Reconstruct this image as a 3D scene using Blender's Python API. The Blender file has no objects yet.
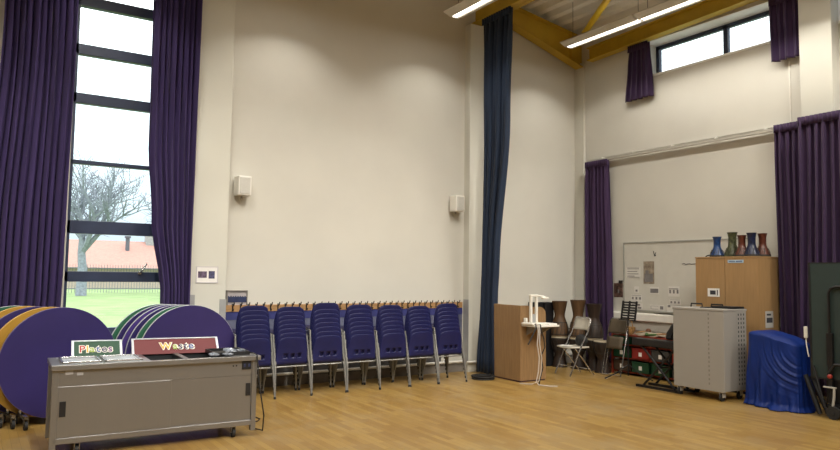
import bpy, bmesh, math, random
from mathutils import Vector, Matrix
PI = math.pi
random.seed(7)
sc = bpy.context.scene
COL = sc.collection
V = Vector

# ------------------------------------------------------------------ materials
MATS = {}
def mat(name, col, rough=.6, metal=0., var=0., scale=8., col2=None, bump=0., stretch=None, spec=.5, emit=0., sheen=0.):
    if name in MATS: return MATS[name]
    m = bpy.data.materials.new(name); m.use_nodes = True
    nt = m.node_tree; b = nt.nodes['Principled BSDF']
    b.inputs['Base Color'].default_value = (*col, 1)
    b.inputs['Roughness'].default_value = rough
    b.inputs['Metallic'].default_value = metal
    b.inputs['Specular IOR Level'].default_value = spec
    if sheen: b.inputs['Sheen Weight'].default_value = sheen
    if emit:
        b.inputs['Emission Color'].default_value = (*col, 1)
        b.inputs['Emission Strength'].default_value = emit
    if var or bump or col2:
        tc = nt.nodes.new('ShaderNodeTexCoord'); mp = nt.nodes.new('ShaderNodeMapping')
        nt.links.new(tc.outputs['Object'], mp.inputs['Vector'])
        if stretch: mp.inputs['Scale'].default_value = stretch
        n = nt.nodes.new('ShaderNodeTexNoise'); n.inputs['Scale'].default_value = scale
        n.inputs['Detail'].default_value = 5
        nt.links.new(mp.outputs['Vector'], n.inputs['Vector'])
        r = nt.nodes.new('ShaderNodeValToRGB')
        lo = col2 if col2 else tuple(c*(1-var) for c in col)
        r.color_ramp.elements[0].position = .35; r.color_ramp.elements[1].position = .65
        r.color_ramp.elements[0].color = (*lo, 1)
        r.color_ramp.elements[1].color = (*(col if col2 else tuple(min(1, c*(1+var)) for c in col)), 1)
        nt.links.new(n.outputs['Fac'], r.inputs['Fac'])
        nt.links.new(r.outputs['Color'], b.inputs['Base Color'])
        if bump:
            bp = nt.nodes.new('ShaderNodeBump'); bp.inputs['Strength'].default_value = bump
            bp.inputs['Distance'].default_value = .01
            nt.links.new(n.outputs['Fac'], bp.inputs['Height'])
            nt.links.new(bp.outputs['Normal'], b.inputs['Normal'])
    MATS[name] = m
    return m

def floor_mat():
    m = bpy.data.materials.new('strip_wood_floor'); m.use_nodes = True
    nt = m.node_tree; N = nt.nodes; L = nt.links; b = N['Principled BSDF']
    tc = N.new('ShaderNodeTexCoord'); mp = N.new('ShaderNodeMapping')
    mp.inputs['Rotation'].default_value = (0, 0, PI/2)
    L.new(tc.outputs['Object'], mp.inputs['Vector'])
    br = N.new('ShaderNodeTexBrick')
    br.offset = .37; br.squash = 1
    br.inputs['Color1'].default_value = (.315, .185, .050, 1)
    br.inputs['Color2'].default_value = (.425, .275, .083, 1)
    br.inputs['Mortar'].default_value = (.17, .10, .035, 1)
    br.inputs['Scale'].default_value = 1
    br.inputs['Mortar Size'].default_value = .0012
    br.inputs['Brick Width'].default_value = .62
    br.inputs['Row Height'].default_value = .072
    L.new(mp.outputs['Vector'], br.inputs['Vector'])
    g = N.new('ShaderNodeMapping'); g.inputs['Scale'].default_value = (22, 1.2, 1)
    L.new(tc.outputs['Object'], g.inputs['Vector'])
    gn = N.new('ShaderNodeTexNoise'); gn.inputs['Scale'].default_value = 3; gn.inputs['Detail'].default_value = 6
    L.new(g.outputs['Vector'], gn.inputs['Vector'])
    mx = N.new('ShaderNodeMixRGB'); mx.blend_type = 'MULTIPLY'; mx.inputs['Fac'].default_value = .35
    gr = N.new('ShaderNodeValToRGB'); gr.color_ramp.elements[0].color = (.55, .5, .45, 1); gr.color_ramp.elements[1].color = (1.25, 1.25, 1.25, 1)
    L.new(gn.outputs['Fac'], gr.inputs['Fac'])
    L.new(br.outputs['Color'], mx.inputs['Color1']); L.new(gr.outputs['Color'], mx.inputs['Color2'])
    # worn grey scuffs
    wn = N.new('ShaderNodeTexNoise'); wn.inputs['Scale'].default_value = 1.1; wn.inputs['Detail'].default_value = 9; wn.inputs['Roughness'].default_value = .7
    L.new(tc.outputs['Object'], wn.inputs['Vector'])
    wr = N.new('ShaderNodeValToRGB'); wr.color_ramp.elements[0].position = .5; wr.color_ramp.elements[1].position = .72
    wr.color_ramp.elements[0].color = (0, 0, 0, 1); wr.color_ramp.elements[1].color = (.55, .55, .55, 1)
    L.new(wn.outputs['Fac'], wr.inputs['Fac'])
    m2 = N.new('ShaderNodeMixRGB'); m2.inputs['Color2'].default_value = (.37, .29, .17, 1)
    L.new(wr.outputs['Color'], m2.inputs['Fac']); L.new(mx.outputs['Color'], m2.inputs['Color1'])
    L.new(m2.outputs['Color'], b.inputs['Base Color'])
    rr = N.new('ShaderNodeMapRange'); rr.inputs['To Min'].default_value = .24; rr.inputs['To Max'].default_value = .46
    L.new(wn.outputs['Fac'], rr.inputs['Value']); L.new(rr.outputs['Result'], b.inputs['Roughness'])
    return m

def glass_mat():
    m = bpy.data.materials.new('window_glass'); m.use_nodes = True
    nt = m.node_tree; N = nt.nodes; L = nt.links
    for n in list(N): N.remove(n)
    o = N.new('ShaderNodeOutputMaterial'); mx = N.new('ShaderNodeMixShader'); t = N.new('ShaderNodeBsdfTransparent')
    t.inputs['Color'].default_value = (.93, .97, .97, 1)
    g = N.new('ShaderNodeBsdfGlossy'); g.inputs['Roughness'].default_value = .01
    f = N.new('ShaderNodeFresnel'); f.inputs['IOR'].default_value = 1.45
    L.new(f.outputs['Fac'], mx.inputs['Fac']); L.new(t.outputs[0], mx.inputs[1]); L.new(g.outputs[0], mx.inputs[2])
    L.new(mx.outputs[0], o.inputs['Surface'])
    return m

M_WALL = mat('painted_wall', (.61, .592, .535), .75, var=.025, scale=1.3)
M_PIER = mat('painted_pier', (.62, .61, .545), .7, var=.02, scale=1.5)
M_FAR = mat('far_wall_paint', (.22, .20, .19), .75, var=.03, scale=1.3)
M_DECK = mat('roof_deck', (.80, .77, .70), .55, var=.06, scale=2)
M_YEL = mat('yellow_steel', (.50, .33, .022), .5, var=.08, scale=3)
M_FLOOR = floor_mat()
M_GLASS = glass_mat()
M_FRAME = mat('dark_window_frame', (.028, .040, .085), .45, var=.1)
M_WHITE = mat('white_plastic', (.78, .76, .70), .45, var=.03)
M_REVEAL = mat('white_reveal', (.85, .85, .82), .6, var=.02)
M_GUARD = mat('grey_corner_guard', (.34, .34, .34), .5, var=.05)
M_SKIRT = mat('grey_skirting', (.22, .20, .18), .6, var=.1)
M_PURP = mat('purple_curtain', (.036, .020, .098), .85, var=.15, scale=5, stretch=(6, 6, .25), sheen=.05)
M_PURP2 = mat('plum_curtain', (.034, .013, .055), .85, var=.15, scale=5, stretch=(6, 6, .25), sheen=.05)
M_BLUEC = mat('navy_curtain', (.008, .020, .050), .85, var=.15, scale=5, stretch=(6, 6, .25), sheen=.05)
M_STEEL = mat('brushed_steel', (.30, .30, .305), .30, metal=.72, var=.02, scale=2.2, stretch=(1.6, 1.6, .15), bump=.5)
M_CHROME = mat('chrome', (.55, .55, .56), .25, metal=1, var=.03)
M_BLACK = mat('black_plastic', (.012, .012, .014), .45, var=.15)
M_RUBBER = mat('black_rubber', (.016, .016, .017), .7, var=.15)
M_BLKM = mat('black_metal', (.015, .015, .017), .4, metal=.3, var=.1)
M_CHAIR = mat('navy_polypropylene', (.010, .012, .074), .45, var=.12, scale=4, spec=.35)
M_LEG = mat('grey_chair_steel', (.24, .24, .23), .4, metal=.5, var=.06)
M_OAK = mat('oak_veneer', (.29, .175, .08), .5, var=.1, scale=4, stretch=(9, 9, .8))
M_BEECH = mat('beech_cabinet', (.37, .222, .095), .5, var=.06, scale=4, stretch=(9, 9, .8))
M_RAIL = mat('hook_rail_wood', (.40, .23, .10), .5, var=.15, scale=6, stretch=(1, 6, 6))

# ------------------------------------------------------------------ mesh builder
class MB:
    def __init__(s): s.b = bmesh.new()
    def box(s, x0, x1, y0, y1, z0, z1, mi=0):
        return s.obox(((x0+x1)/2, (y0+y1)/2, (z0+z1)/2), (abs(x1-x0), abs(y1-y0), abs(z1-z0)), mi=mi)
    def obox(s, c, size, R=None, mi=0):
        M = Matrix.Translation(V(c))
        if R is not None: M = M @ R.to_4x4()
        r = bmesh.ops.create_cube(s.b, size=1, matrix=M @ Matrix.Diagonal((*size, 1)))
        for f in {f for v in r['verts'] for f in v.link_faces}: f.material_index = mi
        return s
    def cyl(s, p0, p1, r, seg=12, r2=None, mi=0):
        p0, p1 = V(p0), V(p1); d = p1-p0
        q = d.to_track_quat('Z', 'Y').to_matrix().to_4x4()
        M = Matrix.Translation((p0+p1)/2) @ q
        o = bmesh.ops.create_cone(s.b, cap_ends=True, segments=seg, radius1=r, radius2=r if r2 is None else r2, depth=d.length, matrix=M)
        for f in {f for v in o['verts'] for f in v.link_faces}: f.material_index = mi
        return s
    def tube(s, pts, r, seg=8, rend=None):
        pts = [V(p) for p in pts]; n = len(pts)
        rings = []; up = None
        for i, p in enumerate(pts):
            t = (pts[min(i+1, n-1)]-pts[max(i-1, 0)]).normalized()
            if up is None:
                up = t.orthogonal().normalized()
            else:
                up = (up - t*up.dot(t))
                up = up.normalized() if up.length > 1e-6 else t.orthogonal().normalized()
            w = t.cross(up)
            rr = r if rend is None else r+(rend-r)*i/(n-1)
            rings.append([s.b.verts.new(p+(up*math.cos(2*PI*k/seg)+w*math.sin(2*PI*k/seg))*rr) for k in range(seg)])
        for a, b2 in zip(rings, rings[1:]):
            for k in range(seg): s.b.faces.new((a[k], a[(k+1) % seg], b2[(k+1) % seg], b2[k]))
        s.b.faces.new(rings[0][::-1]); s.b.faces.new(rings[-1])
        return s
    def lathe(s, prof, c=(0, 0, 0), seg=24, axis='z', mi=0, cap=True):
        c = V(c); rings = []
        for r, z in prof:
            ring = []
            for k in range(seg):
                a = 2*PI*k/seg
                p = V((r*math.cos(a), r*math.sin(a), z))
                if axis == 'y': p = V((p.x, p.z, p.y))
                if axis == 'x': p = V((p.z, p.x, p.y))
                ring.append(s.b.verts.new(c+p))
            rings.append(ring)
        fs = []
        for a, b2 in zip(rings, rings[1:]):
            for k in range(seg): fs.append(s.b.faces.new((a[k], a[(k+1) % seg], b2[(k+1) % seg], b2[k])))
        if cap and prof[0][0] > 1e-4: fs.append(s.b.faces.new(rings[0][::-1]))
        if cap and prof[-1][0] > 1e-4: fs.append(s.b.faces.new(rings[-1]))
        for f in fs: f.material_index = mi
        bmesh.ops.remove_doubles(s.b, verts=[v for r2 in (rings[0], rings[-1]) for v in r2], dist=1e-5)
        return s
    def prism(s, poly, axis, a0, a1):
        def P(p, a):
            return {'x': (a, p[0], p[1]), 'y': (p[0], a, p[1]), 'z': (p[0], p[1], a)}[axis]
        A = [s.b.verts.new(P(p, a0)) for p in poly]; B = [s.b.verts.new(P(p, a1)) for p in poly]
        n = len(poly)
        s.b.faces.new(A); s.b.faces.new(B[::-1])
        for i in range(n): s.b.faces.new((A[i], B[i], B[(i+1) % n], A[(i+1) % n]))
        return s
    def grid(s, fn, nu, nv, closed=False):
        R = [[s.b.verts.new(fn(i/nu, j/nv)) for i in range(nu if closed else nu+1)] for j in range(nv+1)]
        w = nu if closed else nu
        for j in range(nv):
            for i in range(w):
                k = (i+1) % len(R[0])
                s.b.faces.new((R[j][i], R[j][k], R[j+1][k], R[j+1][i]))
        return s
    def ball(s, c, r, sc3=(1, 1, 1), sub=2, jitter=0):
        o = bmesh.ops.create_icosphere(s.b, subdivisions=sub, radius=1)
        for v in o['verts']:
            j = 1+random.uniform(-jitter, jitter)
            v.co = V(c)+V((v.co.x*r*sc3[0]*j, v.co.y*r*sc3[1]*j, v.co.z*r*sc3[2]*j))
        return s
    def rot(s, M): s.b.transform(M); return s

ROOT = {}
def finish(mb, name, m, smooth, bevel, solid, sub):
    bmesh.ops.recalc_face_normals(mb.b, faces=mb.b.faces)
    me = bpy.data.meshes.new(name); mb.b.to_mesh(me); mb.b.free()
    for x in (m if isinstance(m, (list, tuple)) else [m]): me.materials.append(x)
    if smooth:
        for p in me.polygons: p.use_smooth = True
        try: me.set_sharp_from_angle(angle=math.radians(smooth if smooth is not True else 40))
        except Exception: pass
    o = bpy.data.objects.new(name, me); COL.objects.link(o)
    if sub:
        x = o.modifiers.new('sub', 'SUBSURF'); x.levels = sub; x.render_levels = sub
    if solid:
        x = o.modifiers.new('solid', 'SOLIDIFY'); x.thickness = solid; x.offset = 0
    if bevel:
        x = o.modifiers.new('bev', 'BEVEL'); x.width = bevel; x.segments = 2; x.limit_method = 'ANGLE'
    return o
def tag(o, label, cat, group=None, kind=None):
    o['label'] = label; o['category'] = cat
    if group: o['group'] = group
    if kind: o['kind'] = kind
    return o
def thing(name, label, cat, loc=(0, 0, 0), rz=0., group=None, kind=None, R=None):
    o = bpy.data.objects.new(name, None); COL.objects.link(o)
    o.empty_display_size = .1
    o.location = loc
    M = Matrix.Translation(V(loc))
    if R is not None:
        o.rotation_euler = R.to_euler(); M = M @ R.to_4x4()
    else:
        o.rotation_euler = (0, 0, rz); M = M @ Matrix.Rotation(rz, 4, 'Z')
    ROOT[o] = M
    return tag(o, label, cat, group, kind)
def part(name, mb, m, parent, label=None, smooth=False, bevel=0, solid=0, sub=0, world=False, kind=None):
    """one mesh of its own under its thing (or under a part); world=True when drawn in world coordinates"""
    M = ROOT[parent]
    if world: mb.b.transform(M.inverted())
    o = finish(mb, name, m, smooth, bevel, solid, sub)
    o.parent = parent; ROOT[o] = M
    if label: o['label'] = label
    if kind: o['kind'] = kind
    return o
def single(name, label, cat, mb, m, smooth=False, bevel=0, solid=0, sub=0, group=None, kind=None):
    """a thing that is one mesh, drawn in world coordinates; its origin goes to its base"""
    xs = [v.co for v in mb.b.verts]
    c = V(((min(v.x for v in xs)+max(v.x for v in xs))/2, (min(v.y for v in xs)+max(v.y for v in xs))/2, min(v.z for v in xs)))
    mb.b.transform(Matrix.Translation(-c))
    o = finish(mb, name, m, smooth, bevel, solid, sub); o.location = c
    ROOT[o] = Matrix.Translation(c)
    return tag(o, label, cat, group, kind)
def struct(name, mb, m, parent=None, smooth=False, bevel=0, label=None):
    o = finish(mb, name, m, smooth, bevel, 0, 0)
    o['kind'] = 'structure'
    if parent: o.parent = parent
    if label: o['label'] = label
    ROOT[o] = Matrix.Identity(4)
    return o
def copy_tree(o, parent=None):
    c = o.copy(); COL.objects.link(c)
    if parent: c.parent = parent
    for ch in [x for x in list(o.children)]: copy_tree(ch, c)
    return c

# ------------------------------------------------------------------ the shell
XW, YW = 9.64, 9.40            # end wall plane, long wall plane
XB, YB = -5.0, -6.0
def deck_z(x): return 6.25+.17*(XW-x)

struct('floor', MB().box(XB, XW+.4, YB, YW+.15, -.2, 0), M_FLOOR)

# long wall with the tall window opening
WX0, WX1, WZ0, WZ1 = .92, 2.18, .80, 6.9
w = MB()
def slab(x0, x1, z0=0):
    w.prism([(x0, z0), (x1, z0), (x1, deck_z(x1)+.02), (x0, deck_z(x0)+.02)], 'y', YW, YW+.32)
slab(XB-.3, WX0); slab(WX1, XW+.4)
w.box(WX0, WX1, YW, YW+.32, 0, WZ0); slab(WX0, WX1, WZ1)
struct('wall_left', w, M_WALL)

# end wall with high level windows
EZ0, EZ1 = 5.09, 5.70
w = MB()
w.box(XW, XW+.46, YB, YW+.32, 0, EZ0)
w.box(XW, XW+.46, YB, YW+.32, EZ1, 6.45)
for a, b in ((7.80, YW+.32), (4.57, 5.08), (YB, 2.4)): w.box(XW, XW+.46, a, b, EZ0, EZ1)
struct('wall_right', w, M_WALL)
struct('wall_back', MB().prism([(YB-.3, 0), (YW+.32, 0), (YW+.32, 9.0), (YB-.3, 9.0)], 'x', XB-.3, XB), M_FAR)
w = MB(); w.prism([(XB-.3, 0), (XW+.4, 0), (XW+.4, deck_z(XW+.4)), (XB-.3, deck_z(XB-.3))], 'y', YB-.3, YB)
struct('wall_near', w, M_FAR)

# trapezoidal profiled roof deck, ribs running across the hall
w = MB(); p = .27; x = XB-.3; prof = []
while x < XW+.5:
    z = deck_z(x)
    prof += [(x, z), (x+.10, z-.017), (x+.135, z+.085), (x+.235, z+.07)]
    x += p
top = [(a, b+.12) for a, b in reversed([(XB-.3, deck_z(XB-.3)+.1), (XW+.6, deck_z(XW+.6)+.1)])]
pts = prof+top
bm = w.b
A = [bm.verts.new((q[0], YB-.3, q[1])) for q in prof]; B = [bm.verts.new((q[0], YW+.4, q[1])) for q in prof]
for i in range(len(prof)-1): bm.faces.new((A[i], A[i+1], B[i+1], B[i]))
A2 = [bm.verts.new((q[0], YB-.3, q[1]+.16)) for q in (prof[0], prof[-1])]; B2 = [bm.verts.new((q[0], YW+.4, q[1]+.16)) for q in (prof[0], prof[-1])]
bm.faces.new((A2[0], B2[0], B2[1], A2[1]))
struct('ceiling', w, M_DECK)

# piers
def pier(x0, x1, y0, y1, z): struct('pillar', MB().box(x0, x1, y0, y1, 0, z), M_PIER, bevel=.006)
pier(2.385, 2.86, 9.25, YW+.01, 6.9)
pier(6.95, 7.42, 9.25, YW+.01, 5.93)
pier(9.585, XW+.01, 9.17, YW+.01, 5.70)
pier(9.44, XW+.01, 4.57, 5.00, 5.95)
# grey guards on pier corners
n = 0
for x0, x1, y0, y1, z in ((2.38, 2.45, 9.243, 9.252, 1.30), (2.78, 2.866, 9.243, 9.252, 1.24), (6.943, 6.952, 9.30, 9.385, 1.20), (6.943, 6.952, 9.243, 9.30, 1.20)):
    n += 1; struct('trim_%d' % n, MB().box(x0, x1, y0, y1, .16, z), M_GUARD)
# skirting, heating pipe on the long wall
struct('baseboard_left', MB().box(2.86, 6.95, YW-.02, YW+.01, 0, .13).box(7.42, XW, YW-.02, YW+.01, 0, .13), M_SKIRT)
w = MB().cyl((2.87, YW-.05, .17), (6.94, YW-.05, .17), .022, 10).cyl((6.9, 9.21, .17), (7.44, 9.21, .17), .022, 10)
struct('trim_5', w, M_WHITE, smooth=True)
struct('trim_6', MB().box(7.42, XW, YW-.05, YW+.01, .15, .20), M_WHITE, bevel=.005)
struct('trim_10', MB().box(2.88, 6.5, YW-.012, YW+.005, .13, .52), mat('wall_shade_grey', (.085, .085, .09), .6, var=.1))  # dark strip painting the shade on the wall behind the chair legs
struct('baseboard_right', MB().box(XW-.02, XW+.01, YB, 9.17, 0, .13), M_SKIRT)
# white trunking below the whiteboard, and its shade painted as a grey strip
struct('trim_7', MB().box(XW-.09, XW+.01, 5.5, 8.75, .86, 1.00), M_WHITE, bevel=.02)
struct('trim_8', MB().box(XW-.04, XW+.01, 5.5, 8.75, .70, .86), mat('trunking_shade_grey', (.52, .50, .44), .6, var=.04), bevel=.004)
# vertical conduit left of the right pier
struct('trim_9', MB().box(XW-.012, XW+.005, 5.24, 5.255, 3.8, 4.75), M_WHITE)

# steel: cross beam at the middle pier, beam along the end wall, tapered gable rafter
def ibeam(mb, p0, p1, h, wd, t=.018):
    p0, p1 = V(p0), V(p1); d = (p1-p0); L = d.length; d.normalize()
    side = d.cross(V((0, 0, 1))).normalized(); up = side.cross(d)
    R = Matrix((side, d, up)).transposed(); c = (p0+p1)/2
    mb.obox(c+up*(t/2), (wd, L, t), R); mb.obox(c+up*(h-t/2), (wd, L, t), R); mb.obox(c+up*h/2, (.014, L, h), R)
w = MB(); ibeam(w, (7.12, YB, 5.95), (7.12, 9.33, 5.95), .52, .20); struct('ceiling_beam', w, M_YEL)
w = MB(); ibeam(w, (9.53, YB, 6.10), (9.53, 8.95, 5.65), .25, .16); struct('ceiling_beam', w, M_YEL)
w = MB()
def lo(x): return 6.27-.285*(x-7.3)
w.prism([(7.2, lo(7.2)), (XW, lo(XW)), (XW, deck_z(XW)-.06), (7.2, deck_z(7.2)-.14)], 'y', 9.26, 9.275)
w.prism([(7.2, lo(7.2)-.015), (XW, lo(XW)-.015), (XW, lo(XW)), (7.2, lo(7.2))], 'y', 9.17, 9.365)
w.prism([(7.2, deck_z(7.2)-.16), (XW, deck_z(XW)-.08), (XW, deck_z(XW)-.06), (7.2, deck_z(7.2)-.14)], 'y', 9.17, 9.365)
for xx in (9.3,): w.box(xx, xx+.015, 9.19, 9.34, lo(xx), deck_z(xx)-.1)
struct('ceiling_beam', w, M_YEL)
# round bracing tube in the roof plane
struct('ceiling_beam', MB().cyl((9.3, 8.87, 6.12), (7.25, 5.65, 6.15), .055, 12), mat('yellow_tube', (.70, .47, .02), .4, var=.05), smooth=True)

# ------------------------------------------------------------------ windows
win = bpy.data.objects.new('window_1', None); COL.objects.link(win); win['kind'] = 'structure'; ROOT[win] = Matrix.Identity(4)
yg = 9.58
f = MB()
f.box(WX0-.01, WX0+.045, yg-.05, yg+.05, WZ0, WZ1).box(WX1-.06, WX1+.01, yg-.05, yg+.05, WZ0, WZ1)
f.box(WX0, WX1, yg-.05, yg+.05, WZ0, WZ0+.08).box(WX0, WX1, yg-.05, yg+.05, WZ1-.08, WZ1)
struct('window_frame', f, M_FRAME, win)
bars = [(5.04, .13), (4.41, .135), (3.78, .13), (2.965, .05), (2.145, .165), (1.525, .13), (5.70, .13), (6.33, .13)]
for z, h in bars:
    struct('transom', MB().box(WX0, WX1, yg-.05, yg+.05, z-h/2, z+h/2), M_FRAME, win, bevel=.006)
zs = sorted([(WZ0, 0.08)]+bars+[(WZ1, .08)])
for (za, ha), (zb, hb) in zip(zs, zs[1:]):
    struct('pane', MB().box(WX0+.045, WX1-.06, yg-.004, yg+.004, za+ha/2-.01, zb-hb/2+.01), M_GLASS, win)
struct('sill', MB().box(WX0-.02, WX1+.02, YW-.03, yg+.02, WZ0-.04, WZ0), M_REVEAL, win, bevel=.005)
h = MB().box(1.78, 1.82, yg-.085, yg-.05, 1.56, 1.60)
h.tube([(1.80, yg-.09, 1.58), (1.83, yg-.10, 1.62), (1.88, yg-.10, 1.70)], .011, 8)
struct('handle', h, M_CHROME, win)

for k, (a, b, mull) in enumerate(((5.08, 7.80, 6.45), (2.4, 4.57, 3.5))):
    ww = bpy.data.objects.new('window_%d' % (k+2), None); COL.objects.link(ww); ww['kind'] = 'structure'
    xg = XW+.36
    f = MB().box(xg-.03, xg+.04, a, b, EZ1-.07, EZ1).box(xg-.03, xg+.04, a, b, EZ0, EZ0+.03)
    f.box(xg-.03, xg+.04, b-.075, b, EZ0, EZ1).box(xg-.03, xg+.04, a, a+.06, EZ0, EZ1).box(xg-.03, xg+.04, mull-.04, mull+.04, EZ0, EZ1)
    struct('window_frame', f, M_FRAME, ww)
    for p0, p1 in ((a+.06, mull-.04), (mull+.04, b-.075)):
        struct('pane', MB().box(xg, xg+.006, p0, p1, EZ0+.03, EZ1-.07), M_GLASS, ww)
    struct('reveal', MB().box(XW+.002, xg, a, b, EZ1-.006, EZ1+.004).box(XW+.002, xg, b-.006, b+.004, EZ0, EZ1), M_REVEAL, ww)
    struct('sill', MB().box(XW-.01, xg, a, b, EZ0-.03, EZ0+.004), M_REVEAL, ww)

# ------------------------------------------------------------------ outside
struct('lawn', MB().box(-120, 150, YW+.35, 170, -.25, -.05), mat('lawn_grass', (.17, .245, .085), .9, var=.22, scale=.6, bump=.2))
struct('bounce_ground', MB().box(XW+.5, 45, -25, YW+.3, -.3, -.02), mat('pale_bounce', (.72, .72, .70), .8, var=.08))  # unseen pale ground added to bounce daylight onto the window soffit
struct('bounce_ground', MB().box(-12, XW+.5, YW+.36, 14, -.24, -.03), MATS['pale_bounce'])  # unseen pale strip added against green lawn bounce on the transoms
def bare_tree(base, H, label, seed):
    rnd = random.Random(seed); t = thing('bare_tree', label, 'tree', base)
    tr = MB(); br = MB()
    def grow(p, d, L, r, lev):
        n = 4; pts = [p]
        for i in range(n):
            d = (d+V((rnd.uniform(-1, 1), rnd.uniform(-1, 1), rnd.uniform(-.4, .7)))*.16).normalized()
            pts.append(pts[-1]+d*(L/n))
        (tr if lev == 0 else br).tube(pts, r, 6 if lev < 2 else 4, r*.6)
        if lev >= 5: return
        k = (6, 5, 4, 4, 3)[lev]
        for i in range(k):
            q = pts[-1] if i == 0 else pts[rnd.randint(2 if lev else 3, n)]
            a = rnd.uniform(0, 2*PI); sp = rnd.uniform(.45, .95)
            s1 = d.orthogonal().normalized(); s2 = d.cross(s1)
            nd = (d*math.cos(sp)+(s1*math.cos(a)+s2*math.sin(a))*math.sin(sp)+V((0, 0, .12))).normalized()
            grow(q, nd, L*rnd.uniform(.58, .78), max(r*.52, .017), lev+1)
    grow(V((0, 0, 0)), V((.03, 0, 1)), H*.30, H*.028, 0)
    bark = mat('winter_bark', (.22, .24, .28), .9, var=.2)
    part('trunk', tr, bark, t, smooth=True); part('branches', br, bark, t, smooth=True)
bare_tree((5.9, 50, -.05), 12.5, 'large leafless tree on the lawn seen through the tall window', 11)
bare_tree((13.9, 52, -.05), 12.0, 'leafless tree half hidden by the curtain at the right of the tall window', 5)

t = thing('boundary_fence', 'grey upright railing fence across the far side of the lawn', 'fence', (8, 55, -.05))
fm = mat('galvanised_rail', (.17, .18, .20), .6, var=.1)
w = MB()
x = -16
while x < 30: w.box(x, x+.035, -.01, .01, .05, 2.1); x += .19
part('pale_panel', w, fm, t)
part('rail', MB().box(-16, 30, -.03, -.01, 1.8, 1.88), fm, t); part('rail', MB().box(-16, 30, -.03, -.01, .3, .38), fm, t)
t = thing('bungalow', 'long low building with an orange tiled roof beyond the fence', 'building', (9, 72, -.05))
part('wall', MB().box(-9.5, 30, 0, 9, 0, 1.95), mat('pale_brick', (.45, .36, .30), .8, var=.1), t)
part('roof', MB().prism([(-.6, 1.85), (4.5, 4.75), (9.6, 1.85)], 'x', -10, 30.5), mat('orange_tiles', (.36, .185, .15), .8, var=.12, scale=3, stretch=(1, 1, 6)), t)
part('chimney', MB().box(5.9, 7.1, 3.8, 4.8, 4, 5.6).box(5.8, 7.2, 3.7, 4.9, 5.6, 5.75), mat('chimney_grey', (.30, .29, .29), .8, var=.1), t)
part('vent', MB().cyl((3.9, 2.8, 3.6), (3.9, 2.8, 5.0), .2, 10).cyl((3.9, 2.8, 5.0), (3.9, 2.8, 5.2), .3, 10), mat('vent_dark', (.10, .10, .12), .7), t)

# ------------------------------------------------------------------ curtains
def interp(tab, z):
    tab = sorted(tab)
    if z <= tab[0][0]: return tab[0][1]
    for (a, va), (b, vb) in zip(tab, tab[1:]):
        if z <= b:
            q = (z-a)/(b-a); q = q*q*(3-2*q)
            return va+(vb-va)*q
    return tab[-1][1]
def curtain(name, label, along, plane, lo_t, hi_t, z0, z1, m, folds, amp, seed, group=None, head=.10):
    """cloth hung along axis 'x' or 'y'; lo_t / hi_t give its two side edges by height"""
    rnd = random.Random(seed); ph = [rnd.uniform(0, 6.3) for _ in range(6)]
    nv = 26; nu = folds*9
    def fn(u, v):
        z = z0+(z1-z0)*v
        a, b = interp(lo_t, z), interp(hi_t, z)
        uu = u+.012*math.sin(2*PI*2.3*u+ph[0]+z*.5)
        s = a+(b-a)*u
        k = 1-.45*max(0, (z-(z1-.5))/.5)
        d = amp*k*(math.sin(2*PI*folds*uu+ph[1]+.25*math.sin(z*1.7+ph[2]))+.35*math.sin(2*PI*folds*.43*u+ph[3]+.3*z))
        s += amp*.35*math.sin(4*PI*folds*uu+ph[4])*(1 if .02 < u < .98 else 0)
        return V((s, plane+d, z)) if along == 'x' else V((plane+d, s, z))
    c = single(name, label, 'curtain', MB().grid(fn, nu, nv), m, smooth=60, solid=.006, group=group)
    def hd(u, v):
        z = z1-head+(head+.015)*v
        a, b = interp(lo_t, z), interp(hi_t, z); s = a+(b-a)*u
        d = -.004+amp*.5*math.sin(2*PI*folds*2*u)*.35-amp*.65
        return V((s, plane+d, z)) if along == 'x' else V((plane+d, s, z))
    part('heading_band', MB().grid(hd, nu, 2), m, c, smooth=60, solid=.006, world=True)
    return c
curtain('curtain', 'tall purple curtain at the left side of the tall window', 'x', 9.26, [(.1, -.02), (1.6, .02), (4.5, .14), (6.7, .16)], [(.1, .84), (1.6, .885), (4.6, .905), (6.7, .905)], .12, 6.75, M_PURP, 11, .045, 1)
curtain('curtain', 'tall purple curtain hanging between the tall window and the white pier', 'x', 9.19, [(.1, 2.03), (1.3, 2.01), (2.3, 1.86), (3.2, 1.79), (6.7, 1.77)], [(.1, 2.36), (1.7, 2.365), (6.7, 2.385)], .12, 6.75, M_PURP, 8, .045, 2)
curtain('curtain', 'narrow dark navy divider curtain drawn back against the middle pier', 'y', 7.06,
        [(.03, 8.62), (1.2, 8.64), (1.8, 8.60), (4.2, 8.34), (5.9, 8.27)], [(.03, 9.13), (1.2, 9.0), (1.7, 8.98), (5.9, 9.02)], .03, 5.92, M_BLUEC, 6, .06, 3)
curtain('curtain', 'full length plum curtain at the corner beside the whiteboard', 'y', 9.50, [(.1, 8.40), (1.0, 8.43), (3.7, 8.49)], [(.1, 9.04), (3.7, 9.03)], .10, 3.72, M_PURP2, 6, .035, 4)
curtain('curtain', 'plum curtain hanging beside the beech cupboard, left of the wide pier curtain', 'y', 9.52, [(.1, 4.95), (3.7, 4.95)], [(.1, 5.38), (3.7, 5.42)], .10, 3.785, M_PURP2, 5, .035, 5)
curtain('curtain', 'wide plum curtain hanging in front of the right pier behind the green table', 'y', 9.34, [(.1, 3.3), (3.7, 3.3)], [(.1, 5.03), (3.7, 4.98)], .10, 3.79, M_PURP2, 15, .04, 6)
curtain('curtain', 'short plum curtain at the left end of the high window', 'y', 9.54, [(4.7, 7.55), (5.7, 7.61)], [(4.7, 8.13), (5.3, 8.07), (5.7, 8.03)], 4.70, 5.66, M_PURP2, 5, .04, 7)
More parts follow.
